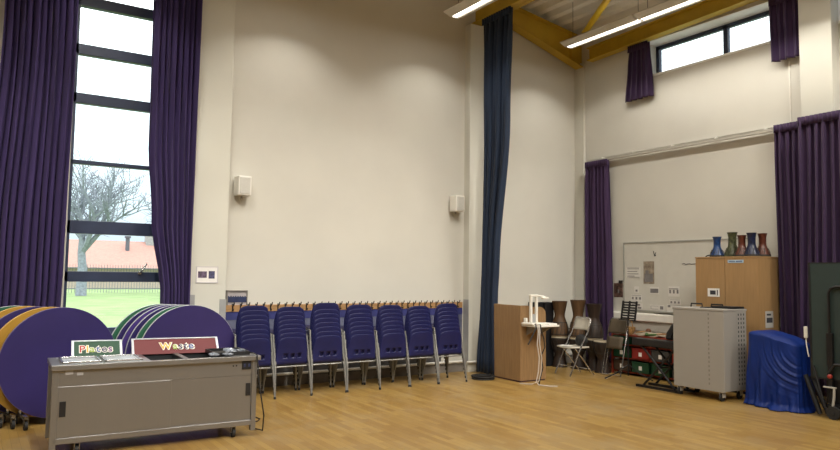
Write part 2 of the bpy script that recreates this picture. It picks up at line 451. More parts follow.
curtain('curtain', 'short plum curtain at the right end of the high window against the pier', 'y', 9.54, [(4.7, 5.01), (5.7, 5.01)], [(4.7, 5.44), (5.7, 5.46)], 4.73, 5.66, M_PURP2, 4, .04, 8)
curtain('curtain', 'short plum curtain high up beyond the right pier at the edge of the photo', 'y', 9.54, [(4.7, 3.8), (5.7, 3.8)], [(4.7, 4.44), (5.7, 4.42)], 4.73, 5.66, M_PURP2, 5, .04, 9)

t = thing('curtain_track', 'long white curtain track across the end wall above the whiteboard', 'curtain rail', (9.5, 7.0, 3.74))
M_TRK = mat('track_paint', (.46, .44, .39), .5, var=.03)
part('rail', MB().box(9.565, 9.605, 5.06, 9.06, 3.735, 3.775), M_TRK, t, world=True)
part('rail', MB().box(9.62, 9.645, 5.06, 9.06, 3.80, 3.84), M_WALL, t, world=True, label='slim wall batten above the track')
for y in (5.6, 6.4, 7.2, 8.0, 8.7):
    part('bracket', MB().box(9.57, 9.64, y-.012, y+.012, 3.775, 3.80), M_WHITE, t, world=True)

# ------------------------------------------------------------------ ceiling lights
M_LAMP = mat('fluorescent_tube', (1, .95, .86), .5, emit=3.2)
M_BODY = mat('light_body', (.62, .60, .55), .5, var=.03)
def make_light(xr, y1, label, L=1.56):
    t = thing('fluorescent_light', label, 'ceiling light', (xr, y1-L/2, 5.62), group='suspended fluorescent lights')
    l2 = L/2
    prof = [(-.065, 0), (-.055, .03), (.055, .03), (.065, 0), (.20, .055), (.195, .07), (.07, .12), (-.07, .12), (-.195, .07), (-.20, .055)]
    part('housing', MB().prism(prof, 'y', -l2, l2), M_BODY, t)
    for o in (-.022, .022):
        part('tube', MB().cyl((o, -l2+.02, .010), (o, l2-.02, .012), .013, 10), M_LAMP, t, smooth=True)
    for y in (-l2+.03, l2-.12):
        part('wire', MB().cyl((0, y, .11), (0, y, deck_z(xr)-5.62-.02), .004, 6), M_BLKM, t)
    return t
LIGHTS = []
ordn = ['first', 'second', 'third', 'fourth', 'fifth', 'sixth', 'seventh', 'eighth', 'ninth', 'tenth']
for i, xr in enumerate((8.575, 6.10, 3.62, 1.14, -1.34)):
    for j in range(6):
        LIGHTS.append((xr, 8.56-1.59*j, i, j))
protoL = None
rown = ['row nearest the high window', 'row before the middle pier', 'third row from high window', 'fourth row from high window', 'fifth row from high window']
for xr, y1, i, j in LIGHTS:
    lab = 'suspended fluorescent light, %s out from the long wall, %s' % (ordn[j], rown[i])
    if j == 0: t = make_light(xr, y1, lab); p0 = t
    else: t = copy_tree(p0); t.location = (xr, y1-.78, 5.62); t['label'] = lab
    ld = bpy.data.lights.get('tube_light')
    if ld is None:
        ld = bpy.data.lights.new('tube_light', 'AREA'); ld.shape = 'RECTANGLE'; ld.size = .10; ld.size_y = 1.50
        ld.energy = 18.5; ld.color = (1, .95, .855)
        # louvred luminaire: even intensity inside a sharp cut-off angle
        ld.use_nodes = True; ln = ld.node_tree; em = ln.nodes['Emission']
        ge = ln.nodes.new('ShaderNodeNewGeometry'); dt = ln.nodes.new('ShaderNodeVectorMath'); dt.operation = 'DOT_PRODUCT'
        ab = ln.nodes.new('ShaderNodeMath'); ab.operation = 'ABSOLUTE'
        ln.links.new(ge.outputs['Incoming'], dt.inputs[0]); ln.links.new(ge.outputs['Normal'], dt.inputs[1]); ln.links.new(dt.outputs['Value'], ab.inputs[0])
        cut = ln.nodes.new('ShaderNodeMapRange'); cut.interpolation_type = 'SMOOTHSTEP'
        cut.inputs['From Min'].default_value = .47; cut.inputs['From Max'].default_value = .57
        cut.inputs['To Min'].default_value = .03; cut.inputs['To Max'].default_value = 1
        dv = ln.nodes.new('ShaderNodeMath'); dv.operation = 'DIVIDE'
        mx_ = ln.nodes.new('ShaderNodeMath'); mx_.operation = 'MAXIMUM'; mx_.inputs[1].default_value = .2
        ln.links.new(ab.outputs[0], cut.inputs['Value']); p2 = ln.nodes.new('ShaderNodeMath'); p2.operation = 'POWER'; p2.inputs[1].default_value = 1.5
        ln.links.new(ab.outputs[0], p2.inputs[0]); ln.links.new(p2.outputs[0], mx_.inputs[0])
        ln.links.new(cut.outputs['Result'], dv.inputs[0]); ln.links.new(mx_.outputs[0], dv.inputs[1]); sy_ = ln.nodes.new('ShaderNodeSeparateXYZ'); ln.links.new(ge.outputs['Incoming'], sy_.inputs[0])
        q2 = ln.nodes.new('ShaderNodeMath'); q2.operation = 'MULTIPLY'; ln.links.new(sy_.outputs['Y'], q2.inputs[0]); ln.links.new(sy_.outputs['Y'], q2.inputs[1])
        q3 = ln.nodes.new('ShaderNodeMath'); q3.operation = 'MULTIPLY_ADD'; q3.inputs[1].default_value = 2.0; q3.inputs[2].default_value = .32
        q4 = ln.nodes.new('ShaderNodeMath'); q4.operation = 'MULTIPLY'
        ln.links.new(q2.outputs[0], q3.inputs[0]); ln.links.new(q3.outputs[0], q4.inputs[0]); ln.links.new(dv.outputs[0], q4.inputs[1]); ln.links.new(q4.outputs[0], em.inputs['Strength'])
    lo_ = bpy.data.objects.new('tube_light', ld); COL.objects.link(lo_)
    lo_.parent = t; lo_.location = (0, 0, -.012)
    lu = bpy.data.lights.get('deck_fill')  # upward fill light added to brighten the roof deck
    if lu is None:
        lu = bpy.data.lights.new('deck_fill', 'AREA'); lu.shape = 'RECTANGLE'; lu.size = .12; lu.size_y = 1.45; lu.energy = 1.0; lu.color = (1, .95, .855)
    uo = bpy.data.objects.new('deck_fill', lu); COL.objects.link(uo); uo.parent = t; uo.location = (0, 0, .135); uo.rotation_euler = (PI, 0, 0)

# ------------------------------------------------------------------ wall speakers and notices
def speaker(x, label):
    t = thing('wall_speaker', label, 'speaker', (x, 9.40, 2.66), group='wall speakers')
    def cab(x0, x1, y0, y1, z0, z1):
        return MB().prism([(x0, y1), (x0+.02, y0), (x1-.02, y0), (x1, y1)], 'z', z0, z1)
    part('cabinet', cab(-.11, .11, -.20, -.04, 0, .27), M_WHITE, t, bevel=.012)
    part('grille', cab(-.085, .085, -.207, -.19, .02, .25), mat('speaker_grille', (.55, .54, .50), .7, var=.1, scale=200), t, bevel=.008)
    part('bracket', MB().box(-.03, .03, -.05, 0, .08, .19).cyl((0, -.06, -.03), (0, -.06, .02), .012), M_GUARD, t)
    part('cable', MB().tube([(-.02, -.04, .05), (-.02, -.02, -.04), (.0, -.012, -.08), (.02, -.008, -.02), (.03, -.006, .1)], .005, 6), M_WHITE, t)
speaker(3.065, 'small white loudspeaker on the wall beside the left pier')
speaker(6.73, 'small white loudspeaker on the wall beside the navy divider curtain')
M_PAPER = mat('white_paper', (.82, .80, .77), .8, var=.02)
M_INK = mat('dark_print', (.04, .04, .05), .8, var=.1)
t = thing('wall_notice', 'white notice with two small dark pictures on the left pier', 'notice', (2.60, 9.25, 1.46))
part('sheet', MB().box(-.14, .14, -.006, 0, 0, .21), M_PAPER, t)
part('edge_strip', MB().box(-.145, .145, -.01, 0, .205, .215).box(-.145, .145, -.01, 0, -.005, .005).box(-.145, -.135, -.01, 0, 0, .21).box(.135, .145, -.01, 0, 0, .21), mat('lilac_grey', (.55, .52, .55), .6), t)
part('picture', MB().box(-.12, -.005, -.009, 0, .065, .15), mat('photo_mauve', (.10, .07, .12), .6, var=.6, scale=30), t)
part('picture', MB().box(.02, .10, -.009, 0, .055, .155), mat('photo_navy', (.06, .06, .14), .6, var=.6, scale=30), t)
t = thing('framed_board', 'small framed board with navy lower half above the hook rail by the left pier', 'board', (3.055, 9.40, 1.15))
part('frame', MB().box(-.15, .15, -.03, 0, .19, .205).box(-.15, -.125, -.03, 0, 0, .2).box(.14, .15, -.03, 0, 0, .2), M_SKIRT, t)
part('backing', MB().box(-.15, .15, -.012, 0, 0, .2), mat('pinkish_grey', (.42, .38, .38), .7, var=.1), t)
w = MB().box(-.125, .14, -.02, 0, .04, .115)
for k in range(8): w.box(-.12+.033*k, -.105+.033*k, -.02, 0, .115, .125+.004*(k % 2))
part('picture', w, mat('navy_print', (.02, .03, .09), .7, var=.3), t)

# ------------------------------------------------------------------ coat hooks
t = thing('coat_hook_rail', 'long wooden rail of black coat hooks on the wall behind the chair stacks', 'coat rack', (4.9, 9.40, 1.05))
part('backboard', MB().box(2.88, 6.92, 9.375, 9.40, 1.06, 1.155), M_RAIL, t, world=True, bevel=.004)
part('panel', MB().box(2.88, 6.92, 9.388, 9.40, .52, .95), mat('muted_blue_panel', (.11, .12, .19), .6, var=.1), t, world=True, label='muted grey blue board lower on the wall')
part('panel', MB().box(2.88, 6.92, 9.382, 9.40, .95, 1.06), mat('blue_panel', (.03, .035, .16), .6, var=.1), t, world=True, label='dark blue strip under the wooden rail')
hook = None
for k in range(36):
    x = 3.0+.109*k
    if hook is None:
        w = MB().box(-.008, .008, -.006, 0, -.06, .04)
        w.tube([(0, -.004, .02), (0, -.04, .015), (0, -.065, .045), (0, -.07, .062)], .0075, 6).tube([(0, -.004, -.04), (0, -.03, -.055), (0, -.045, -.035)], .0065, 6)
        w.rot(Matrix.Translation(V((x, 9.375, 1.13))))
        hook = part('hook', w, M_BLKM, t, world=True, smooth=True); hx = x
    else:
        c = hook.copy(); COL.objects.link(c); c.parent = t; c.location = (x-hx, 0, 0)

# ------------------------------------------------------------------ stacking chairs
def chair_surface():
    # v knots run from the front lip of the seat over the seat, up the back, to the top edge: (v, y, z, half width)
    K = [(0, .255, .415, .175), (.06, .245, .436, .19), (.15, .20, .442, .20), (.32, .06, .428, .212), (.44, -.08, .412, .218),
         (.50, -.140, .408, .220), (.54, -.168, .430, .222), (.60, -.178, .480, .222), (.72, -.192, .580, .218), (.86, -.207, .69, .200), (.95, -.215, .75, .182), (1, -.218, .772, .155)]
    def S(u, v):
        for a, b in zip(K, K[1:]):
            if v <= b[0]+1e-9: break
        q = (v-a[0])/(b[0]-a[0])
        y, z, w = (a[i]+(b[i]-a[i])*q for i in (1, 2, 3))
        if v > .5: y += .035*u*u*min(1, (v-.5)/.15); z -= .022*abs(u)**5*max(0, (v-.8)/.2)
        else: z += .014*u*u*min(1, (.5-v)/.1)
        return V((u*w, y, z))
    return S
def chair_shell():
    S = chair_surface(); mb = MB(); bm = mb.b
    us = [-1, -.93, -.8, -.64, -.214, .214, .64, .8, .93, 1]
    vs = [0, .03, .06, .15, .24, .32, .44, .47, .50, .52, .54, .57, .603, .710, .75, .80, .86, .91, .95, .98, 1]
    G = [[bm.verts.new(S(u, v)) for u in us] for v in vs]
    hr = vs.index(.603)
    for j in range(len(vs)-1):
        for i in range(len(us)-1):
            if j == hr and i in (3, 4, 5):
                uc, vc = (us[i]+us[i+1])/2, (vs[j]+vs[j+1])/2
                ru = .026/.213; rv = .026*(.107/.083)
                n = 16
                ring = [bm.verts.new(S(uc+ru*math.cos(2*PI*k/n), vc+rv*math.sin(2*PI*k/n))) for k in range(n)]
                cor = [G[j+1][i+1], G[j+1][i], G[j][i], G[j][i+1]]  # at 45,135,225,315 deg
                for c in range(4):
                    for k in range(4):
                        a = (4*c+k) % n; bm.faces.new((cor[c], ring[a], ring[(a+1) % n]))
                    bm.faces.new((cor[c], ring[(4*c+4) % n], cor[(c+1) % 4]))
                continue
            bm.faces.new((G[j][i], G[j][i+1], G[j+1][i+1], G[j+1][i]))
    return mb
def make_chair():
    t = thing('stacking_chair', '', 'chair')
    part('shell', chair_shell(), M_CHAIR, t, smooth=60, solid=.007)
    for s in (-1, 1):
        rear = [(s*.250, -.250, .0), (s*.249, -.240, .08), (s*.243, -.222, .22), (s*.237, -.205, .34), (s*.232, -.19, .40), (s*.222, -.14, .402), (s*.20, -.02, .404)]
        fr = [(s*.235, .235, .0), (s*.228, .215, .15), (s*.205, .180, .34), (s*.19, .16, .39), (s*.19, .12, .404), (s*.20, -.02, .404)]
        l = part('leg', MB().tube(rear, .0125, 8), M_LEG, t, smooth=True)
        part('rubber_foot', MB().cyl((s*.250, -.250, 0), (s*.2498, -.246, .03), .0145, 8), M_RUBBER, l)
        l = part('leg', MB().tube(fr, .0125, 8), M_LEG, t, smooth=True)
        part('rubber_foot', MB().cyl((s*.235, .235, 0), (s*.234, .232, .035), .0155, 8), M_RUBBER, l)
    part('stretcher', MB().cyl((-.226, -.150, .386), (.226, -.150, .386), .0105, 8), M_LEG, t, smooth=True)
    part('seat_rail', MB().cyl((-.19, .13, .402), (.19, .13, .402), .010, 8), M_LEG, t, smooth=True)
    return t
chair0 = make_chair()
first = True
stk_x = (3.03, 3.535, 4.06, 4.57, 5.065, 5.56, 6.06)
levels = ['bottom chair', 'second chair up', 'third chair up', 'fourth chair up', 'fifth chair up', 'sixth chair up', 'seventh chair up', 'top chair']
rs = random.Random(3)
for si, x in enumerate(stk_x):
    y0 = 8.695+.02*rs.uniform(-1, 1)
    which = 'stack nearest the steel counter' if si == 0 else ('stack nearest the navy curtain' if si == 6 else '%s stack from the steel counter' % ordn[si])
    rz = rs.uniform(-.02, .02)
    dz = (.0585, .0555, .058, .0575, .056, .053, .0575)[si]
    for k in range(8):
        c = chair0 if first else copy_tree(chair0)
        first = False
        zz = k*dz+(.028 if si == 2 and k == 7 else 0)
        c.location = (x+rs.uniform(-.004, .004), y0+k*.015, zz)
        c.rotation_euler = (0, 0, rz+rs.uniform(-.008, .008))
        c['label'] = 'navy blue plastic stacking chair, %s in the %s' % (levels[k], which)
        c['group'] = 'stacked navy chairs along the wall'

# ------------------------------------------------------------------ folded round tables
def caster(mb_w, mb_f, x, y, r=.045):
    mb_w.cyl((x-.014, y, r), (x+.014, y, r), r, 14)
    mb_f.box(x-.022, x-.017, y-.02, y+.02, r, r*2+.02).box(x+.017, x+.022, y-.02, y+.02, r, r*2+.02).box(x-.022, x+.022, y-.02, y+.02, r*2+.015, r*2+.022)
def round_table(loc, rz, col, edge, label, R_, group, zc):
    t = thing('round_folding_table', label, 'table', loc, rz, group)
    part('tabletop', MB().lathe([(.001, -.014), (R_-.003, -.014), (R_-.003, .014), (.001, .014)], (0, 0, zc), 64, 'y'), col, t, smooth=30)
    part('edge_band', MB().lathe([(R_-.004, -.0145), (R_, -.012), (R_, .012), (R_-.004, .0145), (R_-.004, -.0145)], (0, 0, zc), 64, 'y', cap=False), edge, t, smooth=30)
    part('hinge_bar', MB().tube([(-.36, .035, zc-.05), (.36, .035, zc-.05)], .016, 8).tube([(0, .03, zc+.3), (0, .03, zc-.3)], .014, 8), M_BLKM, t, smooth=True)
    for sx in (-.33, .33):
        l = part('leg', MB().tube([(sx, .035, zc-.02), (sx, .05, .35), (sx, .06, .14)], .02, 8).box(sx-.018, sx+.018, -.17, .27, .105, .14), M_CHROME, t, smooth=30)
        wh, fk = MB(), MB()
        for y in (-.15, .25): caster(wh, fk, sx, y)
        c = part('caster', wh, M_RUBBER, l, smooth=30); part('fork', fk, M_CHROME, l)
T_PUR = mat('purple_tabletop', (.024, .016, .105), .45, var=.08, scale=3)
T_YEL = mat('yellow_tabletop', (.42, .235, .035), .4, var=.06, scale=3)
T_GRN = mat('green_tabletop', (.03, .13, .075), .4, var=.06, scale=3)
T_LAV = mat('violet_tabletop', (.06, .035, .20), .4, var=.06, scale=3)
E_WHT = mat('white_edge', (.42, .44, .48), .4, var=.03); E_PUR = mat('purple_edge', (.11, .09, .22), .4); E_YEL = mat('yellow_edge', (.58, .36, .09), .4)
a = .30
for k, (c, e, nm) in enumerate(((T_PUR, E_PUR, 'purple, frontmost'), (T_YEL, E_YEL, 'yellow, second from the front'), (T_PUR, E_PUR, 'purple, in the middle'), (T_YEL, E_YEL, 'yellow, fourth from the front'), (T_GRN, E_WHT, 'green, rearmost'))):
    round_table((.80-.105*k, 8.20+.125*k, 0), a*.6, c, e, 'folded round table, %s of the group by the left curtain' % nm, .575, 'folded round tables in front of the left curtain', .635)
for k, (c, e, nm) in enumerate(((T_PUR, E_WHT, 'purple, frontmost'), (T_GRN, E_WHT, 'green, second from the front'), (T_PUR, E_WHT, 'purple, third from the front'), (T_LAV, E_WHT, 'violet, fourth from the front'), (T_PUR, E_WHT, 'purple, fifth from the front'), (T_GRN, E_WHT, 'green, rearmost'))):
    round_table((2.235-.056*k, 8.60+.075*k, 0), a*.4, c, e, 'folded round table, %s of the group below the tall window' % nm, .61, 'folded round tables below the tall window', .588)

# ------------------------------------------------------------------ stainless clearing counter (local: x along the front, y to the back)
LC, DC, HC = 1.79, .62, .785
rzc = -.03
ctr = thing('clearing_counter', 'stainless steel clearing counter on castors in front of the round tables', 'counter', (.60, 6.69, 0), rzc)
part('top', MB().box(-.01, LC+.03, -.02, .04, HC-.045, HC).box(-.01, LC+.03, DC-.05, DC, HC-.045, HC).box(-.01, .05, .04, DC-.05, HC-.03, HC).box(.74, .80, .04, DC-.05, HC-.03, HC)
     .box(.05, .74, .04, DC-.05, HC-.03, HC-.004).box(1.10, 1.145, .04, DC-.05, HC-.03, HC).box(1.48, LC+.03, .04, DC-.05, HC-.03, HC), M_STEEL, ctr, bevel=.003)
part('body', MB().box(.03, LC-.03, .01, .03, .60, HC-.045).box(.03, LC-.03, DC-.03, DC-.01, .14, HC-.045).box(.03, .05, .02, DC-.02, .14, HC-.045).box(LC-.05, LC-.03, .02, DC-.02, .14, HC-.045)
     .box(.03, LC-.03, .02, DC-.02, .13, .15), M_STEEL, ctr)
part('bottom_rail', MB().box(.03, LC-.03, 0, .03, .115, .165), M_STEEL, ctr, bevel=.004)
for x0 in (0., LC-.05):
    for y0 in (0., DC-.06): part('leg', MB().box(x0, x0+.05, y0, y0+.045, .06, HC-.045), M_STEEL, ctr, bevel=.004)
d = part('sliding_door', MB().box(.05, .985, .004, .016, .165, .60), M_STEEL, ctr, bevel=.003)
part('handle', MB().box(.065, .115, -.002, .006, .345, .475), M_BLACK, d)
d = part('sliding_door', MB().box(.975, LC-.05, .013, .024, .165, .60), M_STEEL, ctr, bevel=.003)
part('handle', MB().box(LC-.105, LC-.06, .006, .015, .40, .52), M_BLACK, d)
# dark bin openings
for x0, x1 in ((.80, 1.10), (1.145, 1.48)):
    part('bin_well', MB().box(x0, x1, .04, DC-.05, .40, .41).box(x0, x0+.006, .04, DC-.05, .41, HC-.004).box(x1-.006, x1, .04, DC-.05, .41, HC-.004).box(x0, x1, .04, .046, .41, HC-.004).box(x0, x1, DC-.056, DC-.05, .41, HC-.004), mat('dark_well', (.05, .055, .06), .4, metal=.4), ctr)
s = part('socket_panel', MB().box(LC-.15, LC-.06, .0, .012, .655, .735), M_BLACK, ctr, bevel=.004)
for x0 in (LC-.135, LC-.09): part('switch', MB().box(x0, x0+.018, -.006, .002, .68, .71), mat('dark_blue_switch', (.03, .04, .10), .3), s)
for x0 in (LC-.235, LC-.205): part('indicator', MB().cyl((x0, .011, .695), (x0, .004, .695), .007, 10), M_BLKM, ctr)
part('rating_plate', MB().box(.10, .16, .007, .011, .70, .74).box(.19, .24, .007, .011, .69, .715), mat('grey_plate', (.45, .45, .47), .4), ctr)
for x0 in (.22, LC-.20):
    for y0 in (.07, DC-.09):
        wh, fk = MB(), MB(); caster(wh, fk, x0, y0, .047)
        c = part('caster', wh, M_RUBBER, ctr, smooth=30); part('fork', fk.box(x0-.03, x0+.03, y0-.03, y0+.03, .11, .118), M_CHROME, c)
for k, x0 in enumerate((.07, .415)):
    t = thing('serving_tray', ('shallow empty steel tray at the left end of the counter top', 'shallow ribbed steel tray beside the bin opening on the counter')[k], 'tray',
              ROOT[ctr] @ V((x0, .05, HC-.003)), rzc, 'shallow trays on the counter')
    b = MB().box(0, .32, 0, .42, 0, .006)
    if k: [b.box(.03+.022*i, .04+.022*i, .03, .39, .006, .016) for i in range(12)]
    part('base', b, mat('tray_pale', (.62, .66, .72), .3, metal=.6, var=.05) if not k else mat('tray_pale2', (.70, .73, .76), .3, metal=.4, var=.05), t)
    part('rim', MB().box(0, .32, 0, .02, .006, .022).box(0, .32, .40, .42, .006, .022).box(0, .02, 0, .42, .006, .022).box(.30, .32, 0, .42, .006, .022), M_CHROME, t, bevel=.003)

def text_mesh(mb, s, size, cols, off, depth, fat, x0=0, mi_override=None):
    """flat letters in the x-z plane, facing -y"""
    x = x0
    for i, ch in enumerate(s):
        cu = bpy.data.curves.new('t', 'FONT'); cu.body = ch; cu.size = size; cu.offset = fat; cu.resolution_u = 3; cu.extrude = depth
        ob = bpy.data.objects.new('t', cu); COL.objects.link(ob)
        dg = bpy.context.evaluated_depsgraph_get(); me = ob.evaluated_get(dg).to_mesh()
        b2 = bmesh.new(); b2.from_mesh(me); ob.evaluated_get(dg).to_mesh_clear()
        wv = max(v.co.x for v in b2.verts); lv = min(v.co.x for v in b2.verts)
        if mi_override is None: adv = wv-lv-2*fat
        else: adv = mi_override[i]
        M = Matrix.Translation(V((x-lv-fat, off, 0))) @ Matrix.Rotation(PI/2, 4, 'X')
        if mi_override is not None: M = Matrix.Translation(V((x-lv-fat, off, 0))) @ Matrix.Rotation(PI/2, 4, 'X')
        b2.transform(M)
        vm = [mb.b.verts.new(v.co) for v in b2.verts]; b2.verts.index_update()
        for f in b2.faces:
            try: nf = mb.b.faces.new([vm[v.index] for v in f.verts]); nf.material_index = cols[i]
            except ValueError: pass
        b2.free(); bpy.data.objects.remove(ob); bpy.data.curves.remove(cu)
        x += adv+size*.15
    return x-x0
LM = [mat('letter_white', (.78, .76, .70), .6), mat('letter_red', (.42, .03, .03), .6), mat('letter_yellow', (.72, .42, .05), .6), mat('letter_green', (.30, .42, .08), .6), mat('letter_blue', (.04, .10, .30), .6), mat('letter_navy', (.03, .035, .10), .6), mat('letter_purple', (.14, .04, .20), .6)]
def counter_sign(x0, wd, ht, col, word, cols, size, tx, label):
    Rm = Matrix.Rotation(rzc, 3, 'Z') @ Matrix.Rotation(math.radians(-38), 3, 'X') @ Matrix.Rotation(math.radians(-.8), 3, 'Y').inverted()
    t = thing('counter_sign', label, 'sign', ROOT[ctr] @ V((x0, DC-.075, HC)), group='signs along the back of the counter', R=Rm)
    part('board', MB().box(0, wd, 0, .012, .0, ht), col, t)
    part('frame', MB().box(-.022, 0, -.006, .018, 0, ht).box(wd, wd+.022, -.006, .018, 0, ht).box(-.022, wd+.022, -.006, .018, ht, ht+.012), mat('pale_steel_frame', (.60, .64, .70), .3, metal=.6), t, bevel=.002)
    mb = MB(); text_mesh(mb, word, size, [0]*len(word), -.002, .001, size*.075, tx)
    part('lettering', mb.rot(Matrix.Translation((0, 0, ht*.30))), LM, t, label='white outline of the word '+word)
    mb = MB(); text_mesh(mb, word, size, cols, -.0045, .001, size*.012, tx)
    part('lettering', mb.rot(Matrix.Translation((0, 0, ht*.30))), LM, t, label='coloured letters of the word '+word)
counter_sign(.205, .40, .172, mat('sign_green', (.010, .062, .032), .5), 'Plates', [1, 2, 3, 4, 5, 6], .104, .05, 'green sign reading Plates on the counter')
counter_sign(.735, .80, .172, mat('sign_red', (.13, .013, .018), .5), 'Waste', [2, 3, 5, 5, 4], .106, .24, 'long red sign reading Waste on the counter')
# crumpled wrapping on a dark tray at the right end
t = thing('cutlery_tray', 'low black tray at the right end of the counter', 'tray', ROOT[ctr] @ V((1.40, .09, HC)), rzc)
part('base', MB().box(0, .34, 0, .40, 0, .012), M_BLACK, t)
part('rim', MB().box(0, .34, 0, .012, .012, .035).box(0, .34, .388, .40, .012, .035).box(0, .012, 0, .40, .012, .035).box(.328, .34, 0, .40, .012, .035), M_BLACK, t)
foil = mat('crumpled_foil', (.34, .38, .46), .28, metal=.7, var=.3, scale=40, bump=.8)
rf = random.Random(4)
for k, (cx, cy, r, nm) in enumerate(((1.40, .07, .05, 'crumpled silver wrapper at the front left of the black tray'), (1.50, .05, .045, 'pale crumpled wrapper hanging at the front of the black tray'), (1.60, .30, .06, 'large bright crumpled wrapper on the back of the black tray'),
                                     (1.67, .22, .05, 'crumpled silver wrapper at the right end of the black tray'), (1.56, .16, .045, 'small grey crumpled wrapper in the middle of the black tray'))):
    b = MB()
    for q in range(5):
        o = bmesh.ops.create_icosphere(b.b, subdivisions=2, radius=1)
        off = V((rf.uniform(-1, 1)*r*.7, rf.uniform(-1, 1)*r*.6, 0))
        for v in o['verts']:
            j = rf.uniform(.7, 1.25); v.co = V((v.co.x*r*.8*j, v.co.y*r*.7*j, max(0, v.co.z*.4+.3)*r*j*.8))+off
    b.rot(Matrix.Translation(ROOT[ctr] @ V((cx, cy, HC+.008 if k < 2 else HC+.018))))
    single('foil_wrapper', nm, 'wrapper', b, foil, group='crumpled wrappers on the counter')
b = MB().tube([ROOT[ctr] @ V(p) for p in ((1.72, .20, HC+.012), (1.76, .06, HC+.022), (1.775, -.03, HC+.010), (1.785, -.035, HC-.08), (1.80, -.03, .55), (1.83, -.03, .38), (1.865, -.02, .2), (1.88, .05, .04), (1.885, .30, .007), (1.90, .62, .007),
        (1.93, .78, .007), (2.0, .86, .007), (2.07, .84, .007), (2.08, .74, .007), (2.02, .64, .007), (1.94, .62, .007))], .0065, 8)
single('power_cable', 'black power cable trailing from the counter top down to the floor', 'cable', b, M_RUBBER, smooth=True)

# ------------------------------------------------------------------ lectern with document camera
lec = thing('lectern', 'oak veneer lectern beside the navy divider curtain', 'lectern', (7.25, 8.33, 0))
part('front_panel', MB().box(7.0, 7.02, 8.0, 8.66, .02, 1.155), M_OAK, lec, world=True, bevel=.004)
def sideprof():
    P = [(7.02, .02), (7.52, .02), (7.52, 1.0)]
    P += [(7.40+.12*math.cos(q*PI/12), 1.0+.13*math.sin(q*PI/12)) for q in range(1, 7)]
    return P+[(7.24, 1.13), (7.17, 1.145), (7.10, 1.155), (7.02, 1.155)]
for y in (8.0, 8.64): part('side_panel', MB().prism(sideprof(), 'y', y, y+.02), M_OAK, lec, world=True, bevel=.003)
part('inner_shelf', MB().box(7.02, 7.48, 8.02, 8.64, .85, .87).box(7.02, 7.48, 8.02, 8.64, .4, .42), M_OAK, lec, world=True)
part('plinth', MB().box(7.0, 7.5, 8.0, 8.66, 0, .02), mat('dark_plinth', (.05, .02, .02), .6), lec, world=True)
part('side_shelf', MB().box(7.02, 7.48, 7.66, 8.0, .845, .872), M_WHITE, lec, world=True, bevel=.004, label='white flap shelf on the side of the lectern')
for x in (7.12, 7.38): part('shelf_bracket', MB().prism([(8.0, .845), (7.72, .845), (8.0, .70)], 'x', x, x+.02), M_SKIRT, lec, world=True)
t = thing('document_camera', 'white document camera standing on the side shelf of the lectern', 'camera', (7.14, 7.86, .872))
part('base', MB().box(-.14, .16, -.13, .12, 0, .03), M_WHITE, t, bevel=.008)
part('column', MB().box(-.075, -.04, -.02, .02, .03, .43), M_WHITE, t, bevel=.006)
part('column', MB().box(.035, .07, -.02, .02, .03, .43), M_WHITE, t, bevel=.006)
part('crosspiece', MB().box(-.085, .08, -.025, .025, .42, .455), M_WHITE, t, bevel=.006)
part('screen_panel', MB().box(-.04, .035, -.005, .005, .03, .16), mat('grey_screen', (.35, .36, .36), .4), t)
a_ = part('arm', MB().tube([(.06, 0, .435), (.14, -.02, .43), (.20, -.04, .415)], .012, 8), M_WHITE, t, smooth=True)
part('lens_head', MB().box(.13, .25, -.07, -.01, .385, .412), M_WHITE, a_, bevel=.008)
single('papers_stack', 'thin stack of white paper on the lectern side shelf right of the camera', 'paper', MB().box(7.31, 7.47, 7.70, 7.96, .872, .892), M_PAPER, bevel=.002)
single('small_box', 'small white box at the left end of the lectern side shelf', 'box', MB().box(7.03, 7.07, 7.91, 7.97, .872, .97), M_WHITE, bevel=.008)
single('hanging_cable', 'short black cable hanging off the left of the lectern side shelf', 'cable', MB().tube([(7.07, 7.80, .885), (7.04, 7.70, .89), (7.00, 7.655, .84), (6.93, 7.66, .72), (6.87, 7.68, .60)], .011, 8), M_RUBBER, smooth=True)
single('hanging_cable', 'dark cable looping from the lectern shelf down to the floor', 'cable', MB().tube([(7.10, 7.76, .88), (7.09, 7.66, .885), (7.09, 7.64, .80), (7.14, 7.64, .68), (7.18, 7.66, .55), (7.12, 7.68, .42), (7.16, 7.68, .25), (7.12, 7.70, .08), (7.12, 7.72, .008), (7.2, 7.8, .008)], .009, 8), M_RUBBER, smooth=True)
single('hanging_cable', 'pale cable hanging from the lectern shelf and splayed on the floor', 'cable', MB().tube([(7.06, 7.80, .885), (7.03, 7.66, .885), (7.03, 7.64, .80), (7.02, 7.65, .6), (7.07, 7.66, .4), (7.07, 7.68, .2), (7.05, 7.7, .05), (7.05, 7.65, .008), (7.12, 7.5, .008), (7.2, 7.42, .008)], .009, 8), mat('pale_cable', (.55, .50, .45), .6), smooth=True)
single('hanging_cable', 'second pale cable with its end lying left of the lectern corner', 'cable', MB().tube([(7.08, 7.78, .885), (7.065, 7.66, .885), (7.055, 7.635, .82), (7.05, 7.63, .6), (7.09, 7.63, .4), (7.085, 7.64, .2), (7.06, 7.66, .06), (7.0, 7.75, .008), (6.90, 7.90, .008)], .007, 8), MATS['pale_cable'], smooth=True)
b = MB()
for r_, z in ((.17, .01), (.15, .028), (.18, .044)): b.tube([(6.72+r_*math.cos(q*PI/12), 8.55+r_*math.sin(q*PI/12), z) for q in range(25)], .011, 8)
single('coiled_cable', 'black cable coiled on the floor under the navy divider curtain', 'cable', b, M_RUBBER, smooth=True)

